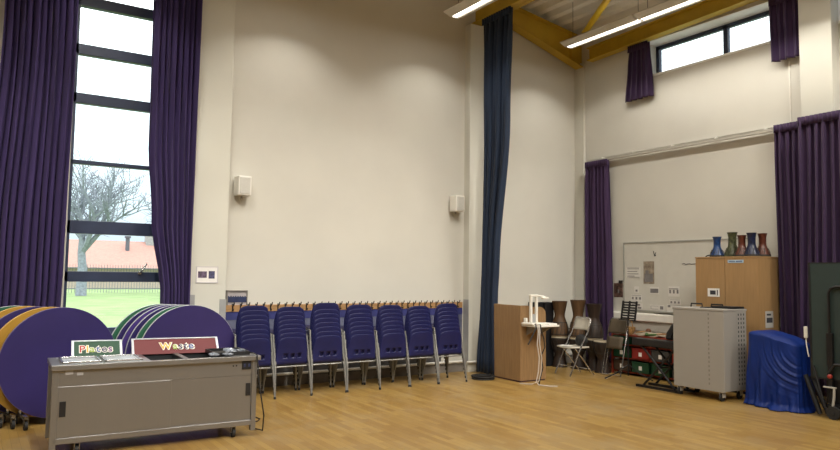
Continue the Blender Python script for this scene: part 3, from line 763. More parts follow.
# ------------------------------------------------------------------ hand drums in the corner
M_DRUM = mat('dark_drum_wood', (.020, .010, .006), .5, var=.3, scale=4, stretch=(6, 6, .6))
M_DRUM2 = mat('brown_drum_wood', (.085, .044, .018), .5, var=.25, scale=4, stretch=(6, 6, .6))
M_SKIN = mat('drum_skin', (.40, .34, .24), .6, var=.1)
M_ROPE = mat('black_rope', (.03, .026, .022), .9)
def djembe(loc, H, flip, wood, label, s=1.):
    t = thing('djembe', label, 'drum', loc, 0, 'djembe drums stacked in the corner')
    Z = (lambda z: H-z*H) if flip else (lambda z: z*H)
    P = [(.138, 0), (.136, .02), (.112, .2), (.092, .36), (.090, .44), (.125, .60), (.155, .78), (.157, .97)]
    part('shell', MB().lathe([(r*s, Z(z)) for r, z in P], (0, 0, 0), 24), wood, t, smooth=50)
    part('drumhead', MB().lathe([(.001, Z(1.0)), (.148*s, Z(.998)), (.154*s, Z(.985)), (.153*s, Z(.965))], (0, 0, 0), 24), M_SKIN, t, smooth=50)
    b = MB()
    for z in (.93, .60): b.tube([(math.cos(q*PI/12)*((.156 if z > .9 else .124)*s), math.sin(q*PI/12)*((.156 if z > .9 else .124)*s), Z(z)) for q in range(25)], .008, 6)
    for q in range(14):
        a0, a1 = q*2*PI/14, (q+.5)*2*PI/14
        b.tube([(math.cos(a0)*.158*s, math.sin(a0)*.158*s, Z(.92)), (math.cos((a0+a1)/2)*.152*s, math.sin((a0+a1)/2)*.152*s, Z(.76)), (math.cos(a1)*.126*s, math.sin(a1)*.126*s, Z(.60))], .005, 5)
    part('rope', b, M_ROPE, t)
D_X = 8.95
for y, x, nm in ((9.07, 8.86, 'nearest the left wall'), (8.735, 8.98, 'second from the left wall'), (8.475, 9.10, 'behind the pale folding chair'), (8.17, 8.98, 'next to the red rack')):
    djembe((x, y, 0), .53, False, M_DRUM, 'dark djembe standing upright on the floor, %s' % nm)
djembe((8.86, 9.07, .535), .63, True, M_DRUM2, 'brown djembe upside down on another drum, left of the two behind the pale folding chair')
djembe((8.98, 8.735, .535), .66, True, M_DRUM2, 'brown djembe upside down on another drum, right of the two behind the pale folding chair')
djembe((9.10, 8.475, .535), .60, True, M_DRUM, 'dark djembe upside down on another drum, against the plum curtain')
for cx_, nm in ((8.47, 'behind the lectern next to the long wall'), (8.72, 'between the lectern and the stacked djembes')):
    t = thing('upright_case', 'tall black equipment case standing %s' % nm, 'case', (cx_, 9.27, 0), 0, 'black cases behind the lectern')
    part('body', MB().box(-.105, .105, -.09, .09, 0, 1.14), M_BLACK, t, bevel=.01)
    part('handle', MB().tube([(-.105, -.05, .8), (-.122, -.04, .8), (-.122, .04, .8), (-.105, .05, .8)], .01, 6), M_BLKM, t)

# ------------------------------------------------------------------ folding chairs
def folding_chair(label, loc, rz, seat_m, back_m, opened=True, R=None):
    t = thing('folding_chair', label, 'chair', loc, rz, 'folding chairs by the drums', R=R)
    W_ = .20
    if opened:
        for s in (-1, 1):
            part('leg', MB().tube([(.23, s*W_, .012), (.02, s*W_, .45), (-.14, s*W_, .74), (-.19, s*W_, .90), (-.185, s*(W_-.03), .93)], .0115, 8), M_CHROME, t, smooth=True)
            part('leg', MB().tube([(-.27, s*(W_-.03), .012), (.10, s*(W_-.03), .44)], .0105, 8), M_CHROME, t, smooth=True)
        part('top_rail', MB().tube([(-.185, -W_+.03, .93), (-.185, W_-.03, .93)], .0115, 8), M_CHROME, t, smooth=True)
        part('stretcher', MB().cyl((.16, -W_, .16), (.16, W_, .16), .008, 8), M_CHROME, t, smooth=True)
        part('stretcher', MB().cyl((-.2, -W_+.03, .10), (-.2, W_-.03, .10), .008, 8), M_CHROME, t, smooth=True)
        part('seat', MB().grid(lambda u, v: V((-.17+.38*v, (u-.5)*.36, .458-.012*math.sin(PI*u)+.02*(v-.5)**2)), 8, 8), seat_m, t, smooth=True, solid=.022)
        part('backrest', MB().grid(lambda u, v: V((-.145-.05*v-.03*math.sin(PI*u), (u-.5)*(.38-.05*v**3), .73+.20*v)), 10, 6), back_m, t, smooth=True, solid=.014)
    else:
        for s in (-1, 1):
            part('leg', MB().tube([(0, s*W_, .012), (0, s*W_, .90), (0, s*(W_-.05), .95)], .0115, 8), M_CHROME, t, smooth=True)
            part('leg', MB().tube([(-.03, s*(W_-.03), .03), (-.03, s*(W_-.03), .52)], .0105, 8), M_CHROME, t, smooth=True)
        part('top_rail', MB().tube([(0, -W_+.05, .95), (0, W_-.05, .95)], .0115, 8), M_CHROME, t, smooth=True)
        part('stretcher', MB().cyl((0, -W_, .02), (0, W_, .02), .009, 8), M_CHROME, t, smooth=True)
        part('seat', MB().grid(lambda u, v: V((.03, (u-.5)*.33, .44+.20*v)), 4, 4), seat_m, t, smooth=True, solid=.02)
        part('backrest', MB().grid(lambda u, v: V((.012-.02*math.sin(PI*u), (u-.5)*(.37-.05*v**3), .70+.235*v)), 10, 6), back_m, t, smooth=True, solid=.014)
    return t
M_CREAM = mat('cream_vinyl', (.56, .53, .46), .5, var=.05); M_TAN = mat('brown_vinyl', (.085, .065, .042), .5, var=.1)
folding_chair('pale cream folding chair standing open in front of the drums', (8.32, 8.19, 0), math.radians(172), M_CREAM, M_CREAM)
Rl = Matrix.Rotation(math.radians(178), 3, 'Z') @ Matrix.Rotation(math.radians(-13), 3, 'Y')
folding_chair('brown folding chair leaning closed against the red rack', (8.78, 7.82, 0), 0, M_TAN, M_TAN, False, Rl)
b = MB().ball((8.44, 8.14, .565), .13, (.55, .95, .75), 3, .03)
single('dark_bag', 'soft black bag sitting on the seat of the pale folding chair', 'bag', b, M_RUBBER, smooth=True)
single('paper_sheet', 'white paper lying on the front of the pale folding chair seat', 'paper', MB().obox((8.21, 8.26, .475), (.14, .20, .006), Matrix.Rotation(.3, 3, 'Z')), M_PAPER)

# ------------------------------------------------------------------ music stand
t = thing('music_stand', 'black music stand with slatted desk in front of the crates', 'music stand', (8.80, 7.48, 0))
part('pole', MB().cyl((0, 0, .05), (0, 0, .98), .011, 10).cyl((0, 0, .4), (0, 0, .46), .018, 10), M_BLKM, t, smooth=30)
for a in (2.75, 5.0, .7):
    part('leg', MB().tube([(0, 0, .22), (.20*math.cos(a), .20*math.sin(a), .09), (.40*math.cos(a), .40*math.sin(a), .012)], .010, 8), M_BLKM, t, smooth=True)
Rd = Matrix.Rotation(math.radians(-6), 4, 'Z') @ Matrix.Translation((0, 0, .92)) @ Matrix.Rotation(math.radians(9), 4, 'Y')
b = MB()
for k in range(7): b.box(-.008, .008, -.15, .15, .02+.042*k, .046+.042*k)
for y in (-.15, .15, 0): b.box(-.01, .01, y-.012, y+.012, 0, .31)
b.box(-.05, .01, -.15, .15, -.005, .008)
part('desk', b.rot(Rd), M_BLKM, t)

# ------------------------------------------------------------------ red rack with trays of instruments
M_RED = mat('red_rack_steel', (.33, .05, .025), .5, var=.1)
rack = thing('tray_rack', 'red metal rack of plastic trays under the whiteboard', 'rack', (9.32, 7.28, 0))
for x in (9.12, 9.52):
    for y in (8.08, 6.48): part('post', MB().box(x-.015, x+.015, y-.015, y+.015, 0, .66), M_RED, rack, world=True)
for z in (.05, .27, .49, .645):
    part('shelf', MB().box(9.12, 9.14, 6.48, 8.08, z-.012, z+.012).box(9.50, 9.52, 6.48, 8.08, z-.012, z+.012).box(9.12, 9.52, 6.48, 8.08, z-.004, z), M_RED, rack, world=True)
G1 = mat('green_tray', (.010, .065, .03), .45, var=.08); R1 = mat('red_tray', (.25, .018, .014), .45, var=.08); K1 = mat('grey_tray', (.05, .05, .05), .5, var=.08); B1 = mat('brown_tray', (.06, .035, .02), .6, var=.1)
rows = [(.065, 'bottom shelf', [(B1, 'brown'), (G1, 'green'), (G1, 'green'), (K1, 'grey')]), (.285, 'middle shelf', [(G1, 'green'), (R1, 'red'), (K1, 'grey'), (R1, 'red')]), (.505, 'upper shelf', [(G1, 'green'), (K1, 'grey'), (K1, 'dark grey'), (G1, 'green')])]
posn = ['left end', 'second from the left', 'third from the left', 'right end']
for z, sh, cs in rows:
    hh = .13 if z > .4 else .17
    for k, (m_, cn) in enumerate(cs):
        y1 = 8.05-.385*k; y0 = y1-.365
        t = thing('plastic_tray', '%s plastic tray on the %s of the red rack, %s' % (cn, sh, posn[k]), 'tray', (9.28, (y0+y1)/2, z), 0, 'plastic trays on the red rack')
        b = MB().box(-.19, .19, -.17, .17, 0, .006).box(-.19, -.184, -.17, .17, 0, hh).box(.184, .19, -.17, .17, 0, hh).box(-.19, .19, -.17, -.164, 0, hh).box(-.19, .19, .164, .17, 0, hh)
        part('box', b, m_, t); part('rim', MB().box(-.20, -.184, -.18, .18, hh-.015, hh).box(.184, .20, -.18, .18, hh-.015, hh).box(-.2, .2, -.18, -.164, hh-.015, hh).box(-.2, .2, .164, .18, hh-.015, hh), m_, t)
        part('tag', MB().box(-.194, -.19, -.03, .03, .045, .11), M_PAPER, t)
zt = .645+.012
t = thing('woven_basket', 'round brown basket on top of the red rack behind the music stand', 'basket', (9.22, 7.86, zt))
part('bowl', MB().lathe([(.10, 0), (.13, .06), (.14, .12), (.13, .12), (.12, .06), (.09, .012), (.001, .012)], (0, 0, 0), 20), mat('wicker', (.38, .22, .08), .8, var=.4, scale=40), t, smooth=50)
part('handle', MB().tube([(0, -.13, .12), (0, -.10, .22), (0, 0, .27), (0, .10, .22), (0, .13, .12)], .009, 8), MATS['wicker'], t, smooth=True)
def maraca(p, q, c, label):
    p, q = V(p), V(q); d = (q-p).normalized()
    t = thing('maraca', label, 'maraca', p, 0, 'percussion on the red rack')
    part('handle', MB().cyl((0, 0, 0), d*.16, .011, 8), M_RAIL, t, smooth=True)
    part('shell', MB().ball(d*.20, .045, (1, 1, 1), 2), c, t, smooth=True)
maraca((9.15, 7.62, zt+.05), (9.35, 7.40, zt+.09), mat('maraca_brown', (.14, .05, .02), .4), 'brown maraca on top of the red rack beside the basket')
maraca((9.17, 7.22, zt+.05), (9.30, 7.05, zt+.06), mat('maraca_green', (.05, .13, .03), .4), 'green maraca on top of the red rack behind the keyboard')
def tambourine(loc, c, label, tilt):
    t = thing('tambourine', label, 'tambourine', loc, 0, 'percussion on the red rack', R=Matrix.Rotation(tilt, 3, 'Y'))
    part('hoop', MB().lathe([(.105, 0), (.11, 0), (.11, .045), (.105, .045), (.105, 0)], (0, 0, 0), 24, cap=False), c, t, smooth=40)
    part('skin', MB().lathe([(.001, .043), (.105, .043)], (0, 0, 0), 24), M_PAPER, t, solid=.002)
    b = MB()
    for k in range(6): a = k*PI/3; b.cyl((.108*math.cos(a), .108*math.sin(a), .012), (.108*math.cos(a), .108*math.sin(a), .030), .02, 10)
    part('jingles', b, M_CHROME, t)
tambourine((9.25, 6.88, zt), mat('tambourine_red', (.45, .06, .03), .4), 'red rimmed tambourine propped on the red rack above the keyboard', -.5)
single('beater', 'green handled beater lying on the red rack above the keyboard', 'beater', MB().cyl((9.15, 7.36, zt+.03), (9.19, 7.24, zt+.04), .014, 10).ball((9.14, 7.39, zt+.035), .03, (1, 1, 1), 2), MATS['maraca_green'], smooth=True)
single('cloth_bundle', 'folded beige cloth lying on top of the red rack', 'cloth', MB().grid(lambda u, v: V((9.16+.3*v, 7.70-.50*u, zt+.005+.055*math.sin(PI*u)**.5*math.sin(PI*v)**.5+.012*math.sin(14*u+5*v))), 20, 14), mat('beige_cloth', (.42, .37, .28), .9, var=.1), smooth=True, solid=.008)

# ------------------------------------------------------------------ keyboard on a stand
kb = thing('keyboard_stand', 'black folding keyboard stand on the floor left of the grey trolley', 'stand', (8.48, 6.52, 0))
for x in (8.32, 8.60):
    part('foot_bar', MB().box(x-.02, x+.02, 6.14, 6.92, 0.0, .035), M_BLKM, kb, world=True)
    part('leg', MB().tube([(x, 6.24, .03), (x, 6.80, .585)], .017, 8), M_BLKM, kb, world=True, smooth=True)
    part('leg', MB().tube([(x+.036, 6.82, .03), (x+.036, 6.28, .585)], .017, 8), M_BLKM, kb, world=True, smooth=True)
part('cross_bar', MB().cyl((8.32, 6.53, .31), (8.64, 6.53, .31), .014, 8).box(8.28, 8.68, 6.24, 6.28, .585, .605).box(8.28, 8.68, 6.78, 6.82, .585, .605), M_BLKM, kb, world=True)
t = thing('electric_keyboard', 'black electric keyboard lying across its stand', 'keyboard', (8.48, 6.50, .606))
part('body', MB().prism([(.20, 0), (-.20, 0), (-.20, .10), (-.02, .10), (.20, .055)], 'y', -.46, .46), M_BLACK, t, bevel=.008)
b = MB()
for k in range(40): b.box(.06, .195, -.43+.0215*k, -.411+.0215*k, .057, .074)
part('keys', b, M_WHITE, t)
b = MB()
for k in range(39):
    if k % 7 not in (2, 6): b.box(.06, .14, -.415+.0215*k, -.404+.0215*k, .074, .085)
part('keys', b, M_BLACK, t, label='black keys')
t = thing('padded_bag', 'black padded bag propped upright on the keyboard against the grey trolley', 'bag', (8.50, 6.30, .71))
part('body', MB().prism([(.22, 0), (.20, .10), (.10, .24), (-.05, .30), (-.28, .31), (-.30, 0)], 'x', -.05, .08), M_RUBBER, t, bevel=.03, smooth=60)
part('strap', MB().tube([(-.06, .10, .05), (-.075, .02, .16), (-.06, -.12, .22)], .012, 8), M_BLKM, t, smooth=True)

# ------------------------------------------------------------------ whiteboard and papers
t = thing('whiteboard', 'large whiteboard on the end wall behind the cupboard', 'whiteboard', (XW, 7.1, 1.04))
part('surface', MB().box(XW-.02, XW, 5.85, 8.24, 1.045, 2.20), mat('whiteboard_enamel', (.58, .565, .51), .35, var=.02), t, world=True)
fr = mat('grey_aluminium', (.36, .36, .33), .4, metal=.4)
part('frame', MB().box(XW-.03, XW, 5.83, 8.26, 2.195, 2.215).box(XW-.03, XW, 8.24, 8.26, 1.03, 2.2).box(XW-.03, XW, 5.83, 5.85, 1.03, 2.2).box(XW-.03, XW, 5.83, 8.26, 1.03, 1.05), fr, t, world=True)
part('pen_tray', MB().box(XW-.07, XW-.02, 6.6, 7.6, 1.025, 1.04), fr, t, world=True)
part('marker_writing', MB().tube([(XW-.021, 7.06-.035*k, 1.83+.012*math.sin(k*2.1)*(1 if k < 3 else .3)) for k in range(12)], .006, 5), M_INK, t, world=True)
part('marker_writing', MB().tube([(XW-.021, 7.62, 2.05), (XW-.021, 7.60, 1.98), (XW-.021, 7.57, 2.03)], .008, 5).ball((XW-.021, 7.59, 1.98), .022, (.2, 1, 1), 1), M_INK, t, world=True)
SEP = mat('sepia_photo', (.16, .12, .085), .6, var=.7, scale=12, col2=(.40, .34, .26))
DKP = mat('dark_photo', (.11, .06, .045), .6, var=.8, scale=14)
def paper(y1, y0, z1, z0, label, marks, m=None, x=XW-.02):
    t = thing('paper_sheet', label, 'paper', (x, (y0+y1)/2, z0), 0, 'papers on the whiteboard')
    part('sheet', MB().box(x-.003, x, y0, y1, z0, z1), m or mat('pinned_paper', (.67, .65, .61), .8, var=.02), t, world=True)
    if marks:
        b = MB()
        for (a, c, d, e) in marks:  # fractions across, up
            b.box(x-.005, x-.003, y1-(y1-y0)*c, y1-(y1-y0)*a, z0+(z1-z0)*d, z0+(z1-z0)*e)
        part('print', b, mat('faint_print', (.20, .19, .19), .8, var=.2), t, world=True)
L3 = [(.08, .92, .78, .84), (.08, .80, .55, .61), (.08, .88, .32, .38), (.08, .6, .12, .18)]
D3 = [(.08, .25, .3, .65), (.42, .58, .3, .65), (.76, .92, .3, .65), (.05, .95, .85, .9)]
paper(8.20, 7.90, 1.79, 1.60, 'white sheet with grey typed lines at the left of the whiteboard', [(.05, .95, .04, .07), (.05, .95, .93, .96)]+L3)
t_ = paper(7.83, 7.61, 1.88, 1.50, 'sepia photograph pinned in the middle left of the whiteboard', [(.1, .9, .08, .45), (.2, .5, .45, .6)], SEP)
paper(8.03, 7.93, 1.45, 1.34, 'tiny note below the typed sheet on the whiteboard', [(.3, .7, .2, .5)])
paper(7.70, 7.52, 1.45, 1.33, 'small grey printed note below the sepia photograph', [(.05, .95, .15, .75)])
paper(7.33, 7.12, 1.47, 1.30, 'small sheet with a dotted row, upper right of the pinned papers', [(.05, .9, .7, .78)]+D3[:3])
paper(8.10, 7.87, 1.31, 1.19, 'narrow strip with three dark dots at the left of the whiteboard', D3)
paper(7.31, 7.10, 1.26, 1.16, 'narrow strip with small drawings right of the pinned papers', D3)
paper(8.10, 7.86, 1.16, 1.06, 'sheet of scattered symbols at the bottom left of the whiteboard', [(.05, .3, .5, .8), (.5, .8, .6, .9), (.6, .9, .1, .4)])
paper(7.70, 7.42, 1.15, 1.06, 'wide sheet with dark block at the bottom middle of the whiteboard', [(.72, .95, .2, .8), (.05, .6, .75, .8), (.05, .6, .2, .25), (.05, .08, .2, .8)])
paper(7.36, 7.10, 1.17, 1.05, 'sheet with small sketches at the bottom right of the pinned papers', [(.05, .25, .6, .9), (.4, .6, .4, .7), (.7, .9, .2, .5)])
paper(8.50, 8.30, 1.50, 1.25, 'dark brown photo poster on the wall between plum curtain and whiteboard', [(.45, .6, .3, .55)], DKP, XW)
single('light_switch', 'small black switch on the wall above the dark photo poster', 'switch', MB().box(XW-.03, XW, 8.30, 8.37, 1.50, 1.55), M_BLACK, bevel=.004)

# ------------------------------------------------------------------ beech cupboard with drums on top
CX0, CX1, CY0, CY1, CH = 9.06, 9.57, 5.44, 6.42, 1.92
cab = thing('cupboard', 'tall beech double door cupboard behind the grey trolley', 'cupboard', ((CX0+CX1)/2, (CY0+CY1)/2, 0))
part('carcass', MB().box(CX0+.02, CX1, CY0, CY0+.02, .06, CH-.02).box(CX0+.02, CX1, CY1-.02, CY1, .06, CH-.02).box(CX1-.01, CX1, CY0, CY1, .06, CH-.02).box(CX0+.02, CX1, CY0, CY1, .04, .06), M_BEECH, cab, world=True)
part('top', MB().box(CX0-.005, CX1, CY0-.005, CY1+.005, CH-.02, CH), M_BEECH, cab, world=True, bevel=.003)
part('plinth', MB().box(CX0+.05, CX1-.02, CY0+.03, CY1-.03, 0, .04), M_BLACK, cab, world=True)
ymid = 5.94
d1 = part('door', MB().box(CX0, CX0+.019, ymid+.003, CY1-.002, .065, CH-.022), M_BEECH, cab, world=True)
d2 = part('door', MB().box(CX0, CX0+.019, CY0+.002, ymid-.003, .065, CH-.022), M_BEECH, cab, world=True)
for d, y in ((d1, ymid+.06), (d2, ymid-.06)): part('handle', MB().tube([(CX0, y, .90), (CX0-.03, y, .90), (CX0-.03, y, 1.02), (CX0, y, 1.02)], .006, 8), M_CHROME, d, world=True)
s = part('name_label', MB().box(CX0-.004, CX0, 5.65, 5.89, 1.828, 1.872), mat('pale_blue_label', (.42, .55, .66), .6), d2, world=True)
part('notice', MB().box(CX0-.004, CX0, 6.03, 6.22, 1.34, 1.46), M_PAPER, d1, world=True)
s2 = part('print', MB().box(CX0-.006, CX0-.003, 6.09, 6.18, 1.37, 1.43).box(CX0-.006, CX0-.003, 6.055, 6.07, 1.36, 1.44), M_INK, d1, world=True)
b = MB()
for k in range(11): b.box(CX0-.006, CX0-.003, 5.67+.019*k, 5.683+.019*k, 1.842, 1.858) if k != 5 else None
part('print', b, mat('label_blue_ink', (.04, .08, .22), .6), d2, world=True)
sn = part('notice', MB().box(9.21, 9.40, CY0-.004, CY0, .93, 1.16), mat('grey_notice', (.50, .48, .45), .7), cab, world=True, label='grey notice on the side of the cupboard')
part('print', MB().box(9.235, 9.375, CY0-.006, CY0-.003, 1.0, 1.07).box(9.24, 9.34, CY0-.006, CY0-.003, 1.10, 1.125), M_INK, sn, world=True)

def goblet_drum(y, x, H, col, rope, label, wide):
    t = thing('goblet_drum', label, 'drum', (x, y, CH), 0, 'small drums on top of the cupboard')
    P = [(.098, 0), (.102, .05), (.10, .10), (.085, .22), (.066, .36), (.052, .48), (.049, .60), (.050, .80), (.058, .93), (.066, 1.0), (.056, .985), (.04, .8)]
    part('shell', MB().lathe([(r*wide, z*H) for r, z in P], (0, 0, 0), 28), col, t, smooth=50)
    part('band', MB().lathe([(.099*wide, .005*H), (.106*wide, .02*H), (.106*wide, .075*H), (.101*wide, .09*H)], (0, 0, 0), 28), rope, t, smooth=50)
    b = MB()
    for k in range(10):
        a = k*2*PI/10
        b.tube([(math.cos(a)*.103*wide, math.sin(a)*.103*wide, .06*H), (math.cos(a+.2)*.090*wide, math.sin(a+.2)*.090*wide, .22*H), (math.cos(a+.3)*.070*wide, math.sin(a+.3)*.070*wide, .36*H)], .004, 5)
    part('rope', b, rope, t)
vB = mat('drum_blue', (.012, .04, .13), .3, var=.4, scale=25); vG = mat('drum_green', (.05, .055, .022), .45, var=.7, scale=22); vC = mat('drum_copper', (.085, .022, .012), .3, var=.4, scale=20); vN = mat('drum_navy', (.010, .015, .045), .3, var=.4, scale=25)
goblet_drum(6.15, 9.20, .30, vB, M_ROPE, 'glossy bright blue goblet drum at the left end on the cupboard', 1.0)
goblet_drum(5.955, 9.28, .36, vG, mat('olive_rope', (.05, .055, .025), .9, var=.3), 'mottled green goblet drum, tallest of the drums on the cupboard', 1.12)
goblet_drum(5.745, 9.18, .305, vC, M_ROPE, 'copper red goblet drum in the middle between green and navy drums', .98)
goblet_drum(5.61, 9.20, .335, vN, M_ROPE, 'dark navy goblet drum, second from the right on the cupboard', 1.05)
goblet_drum(5.545, 9.36, .33, vC, M_ROPE, 'copper red goblet drum at the right end on the cupboard', 1.0)
single('drum_strap', 'short black strap end beside the blue drum on the cupboard', 'strap', MB().tube([(9.18, 6.22, CH+.008), (9.17, 6.26, CH+.03), (9.17, 6.30, CH+.02), (9.17, 6.32, CH+.008)], .008, 6), M_RUBBER, smooth=True)

# ------------------------------------------------------------------ grey charging trolley
M_TROL = mat('grey_trolley_steel', (.33, .315, .29), .5, var=.02, scale=2)
TX0, TX1, TY0, TY1 = 8.25, 8.76, 5.44, 6.22
tr = thing('charging_trolley', 'grey steel charging trolley on castors in front of the beech cupboard', 'trolley', ((TX0+TX1)/2, (TY0+TY1)/2, 0))
part('body', MB().box(TX0+.018, TX1-.018, TY0, TY1, .13, 1.17), M_TROL, tr, world=True, bevel=.004)
part('top', MB().box(TX0-.005, TX1+.005, TY0-.005, TY1+.005, 1.17, 1.20), M_TROL, tr, world=True, bevel=.006)
fd = part('door', MB().box(TX0, TX0+.018, TY0+.003, TY1-.003, .12, 1.168), M_TROL, tr, world=True, bevel=.004)
b = MB()
for k in range(17): b.box(TX0-.002, TX0+.004, 5.655, 5.672, .20+.057*k, .228+.057*k)
part('slots', b, M_SKIRT, fd, world=True)
part('door', MB().box(TX1-.018, TX1, TY0+.003, TY1-.003, .12, 1.168), M_TROL, tr, world=True, bevel=.004)
b = MB()
xl = [8.53, 8.56, 8.584, 8.62, 8.644, 8.68, 8.704, 8.735]; zl = [.17]
for k in range(17): zl += [.20+.057*k, .23+.057*k]
zl.append(1.15)
vg = [[b.b.verts.new((x, TY0-.003, z)) for x in xl] for z in zl]
for j in range(len(zl)-1):
    for i in range(len(xl)-1):
        if not (i % 2 and j % 2): b.b.faces.new((vg[j][i], vg[j][i+1], vg[j+1][i+1], vg[j+1][i]))
vp = part('vent_grille', b, M_TROL, tr, world=True, solid=.002, label='punched panel with three columns of vent holes')
part('backing', MB().box(8.54, 8.73, TY0-.0015, TY0+.002, .18, 1.14), M_BLKM, vp, world=True)
for y in (6.10, 5.78):
    part('handle', MB().tube([(8.62, y+.09, 1.20), (8.62, y+.085, 1.245), (8.62, y-.085, 1.245), (8.62, y-.09, 1.20)], .011, 8), M_BLACK, tr, world=True, smooth=True)
for x, y in ((TX0+.06, TY1-.07), (TX0+.06, TY0+.07), (TX1-.06, TY1-.07), (TX1-.06, TY0+.07)):
    wh, fk = MB(), MB()
    wh.cyl((x-.02, y-.014, .05), (x-.02, y+.014, .05), .05, 16)
    fk.box(x-.04, x+.02, y-.026, y-.018, .05, .115).box(x-.04, x+.02, y+.018, y+.026, .05, .115).box(x-.045, x+.035, y-.03, y+.03, .112, .122)
    c = part('caster', wh, M_RUBBER, tr, world=True, smooth=30); part('fork', fk, mat('pale_fork', (.62, .60, .55), .4, metal=.3), c, world=True)
t = thing('laptop', 'closed dark laptop lying on top of the grey trolley', 'laptop', (8.62, 5.62, 1.20), -.1)
part('base', MB().box(-.13, .13, -.16, .16, 0, .018), M_BLKM, t, bevel=.004); part('lid', MB().box(-.13, .13, -.16, .16, .019, .030), M_BLACK, t, bevel=.004)
part('hinge', MB().cyl((.125, -.12, .018), (.125, .12, .018), .007, 8), M_BLKM, t)
single('tablet', 'thin black tablet poking out beside the laptop on the trolley', 'tablet', MB().obox((8.50, 5.85, 1.206), (.18, .13, .011), Matrix.Rotation(.2, 3, 'Z')), M_BLACK, bevel=.003)

# ------------------------------------------------------------------ blue covered object
M_BCL = mat('royal_blue_cloth', (.004, .023, .165), .5, var=.1, scale=3, spec=.3)
cx, cy = 8.62, 4.915
hx, hy, H_ = .22, .335, .93
def cloth(u, v):
    a = 2*PI*u
    ca, sa = math.cos(a), math.sin(a)
    n = 4.0
    k = 1/((abs(ca)**n+abs(sa)**n)**(1/n))
    bx, by = hx*ca*k, hy*sa*k          # rounded rectangle
    side = by/hy                        # +1 on the cupboard side, -1 beside the green table
    if v < .35:                         # top
        q = v/.35
        z = H_+.035*q*side-.05*q**4-.05*q*q*max(0, -side)+.010*math.sin(3*a)*q
        return V((cx+bx*q*.985, cy+by*q*.985, z))
    q = (v-.35)/.65
    zt = H_+.035*side-.05-.05*max(0, -side)
    z = max(zt*(1-q)+.008*q, .008)
    fl = 1+.05*q+.05*q**3*(1-.5*side)
    fold = (.020*math.sin(11*a+1.0+.8*q)+.016*abs(math.sin(9*a+1.4*q))+.010*math.sin(29*a-q))*q**1.1
    r = fl+fold*2.2*(.6 if side < 0 else 1)
    p = V((cx+bx*r, cy+by*r, z))
    if ca < 0:                          # front: swags gathered towards the green table side
        m = min(1, -ca*1.6)
        dy, dz = p.y-4.50, (z-.78)
        d = math.hypot(dy, dz*1.05)
        ang = max(0, min(1, (.55-abs((math.atan2(dz, dy)+.9))/2.2)))
        w_ = math.exp(-((d-.38)/.20)**2)*min(1, ang*2.2)*m*min(1, q*4)
        p.x -= (.011*math.sin(2*PI*d**.8/.085+1.2*math.atan2(dz, dy))+.008*math.sin(2*PI*d/.047+1))*w_
        p.x -= (.022*math.sin(2*PI*(p.y*4.2+z*.9))+.009*math.sin(2*PI*(p.y*9.3-z*1.1)))*m*min(1, q*1.6)*(1-min(1, w_*1.2))
    if q > .93: p += V((ca, sa*.5, 0))*.07*((q-.93)/.07)*(1+.5*math.sin(6*a))*(1 if side < .3 else .3)
    return p
t = thing('covered_equipment', 'equipment on the floor draped with a shiny royal blue cloth beside the trolley', 'covered equipment', (cx, cy, 0))
part('cloth', MB().grid(cloth, 260, 90, closed=True), M_BCL, t, world=True, smooth=70, solid=.004)
part('box', MB().box(cx-.12, cx+.16, cy-.25, cy+.25, 0, H_-.2), M_BLACK, t, world=True, bevel=.02)

# ------------------------------------------------------------------ folded table tennis table
M_TT = mat('dark_green_table', (.022, .040, .038), .55, var=.05)
PX = 8.50; PY1 = 4.46
tt = thing('table_tennis_table', 'folded dark green table tennis table at the right edge in front of the curtain', 'table', (PX+.12, 3.8, 0))
for x in (PX, PX+.22):
    tp = part('tabletop', MB().box(x, x+.02, 2.96, PY1, .45, 1.80), M_TT, tt, world=True)
    part('edge_frame', MB().box(x-.004, x+.03, PY1-.015, PY1+.008, .44, 1.81).box(x-.004, x+.03, 2.94, 2.96, .44, 1.81).box(x-.004, x+.03, 2.95, PY1, 1.80, 1.812).box(x-.004, x+.03, 2.95, PY1, .43, .45), M_BLACK, tp, world=True)
part('handle', MB().tube([(PX-.03, 4.225, .75), (PX-.03, 4.225, 1.44), (PX-.03, 4.20, 1.50), (PX-.03, 4.14, 1.525), (PX-.03, 3.7, 1.53)], .016, 8), M_BLKM, tt, world=True, smooth=True)
part('leg', MB().tube([(PX-.03, 4.225, .15), (PX-.03, 4.225, .75)], .028, 8).box(PX-.05, PX-.005, 4.19, 4.255, .60, .98), M_BLKM, tt, world=True)
part('leg', MB().tube([(PX-.03, 4.42, .58), (PX-.10, 4.26, .12)], .014, 8), M_BLKM, tt, world=True, smooth=True)
part('leg', MB().tube([(PX-.02, 4.52, .46), (PX-.06, 4.34, .03)], .03, 8), M_BLKM, tt, world=True, smooth=True)
part('leg', MB().tube([(PX+.08, 4.50, .44), (PX+.04, 4.30, .03)], .03, 8), M_BLKM, tt, world=True, smooth=True)
part('lower_frame', MB().box(PX-.08, PX+.34, 3.0, 4.25, .12, .16).tube([(PX-.06, 4.24, .50), (PX-.06, 4.16, .62), (PX-.06, 3.6, .64)], .02, 8).box(PX+.02, PX+.2, 3.1, 4.3, .16, .45), M_BLKM, tt, world=True)
for x in (PX-.12, PX+.32):
    for y in (4.16, 3.1): part('caster', MB().cyl((x-.02, y, .075), (x+.02, y, .075), .075, 18).cyl((x-.03, y, .075), (x+.03, y, .075), .02, 10), M_RUBBER, tt, world=True, smooth=30)
part('knob', MB().ball((PX-.06, 4.22, .48), .03, (1, 1, 1), 2), mat('red_knob', (.35, .04, .03), .4), tt, world=True, smooth=True, label='small red knob')
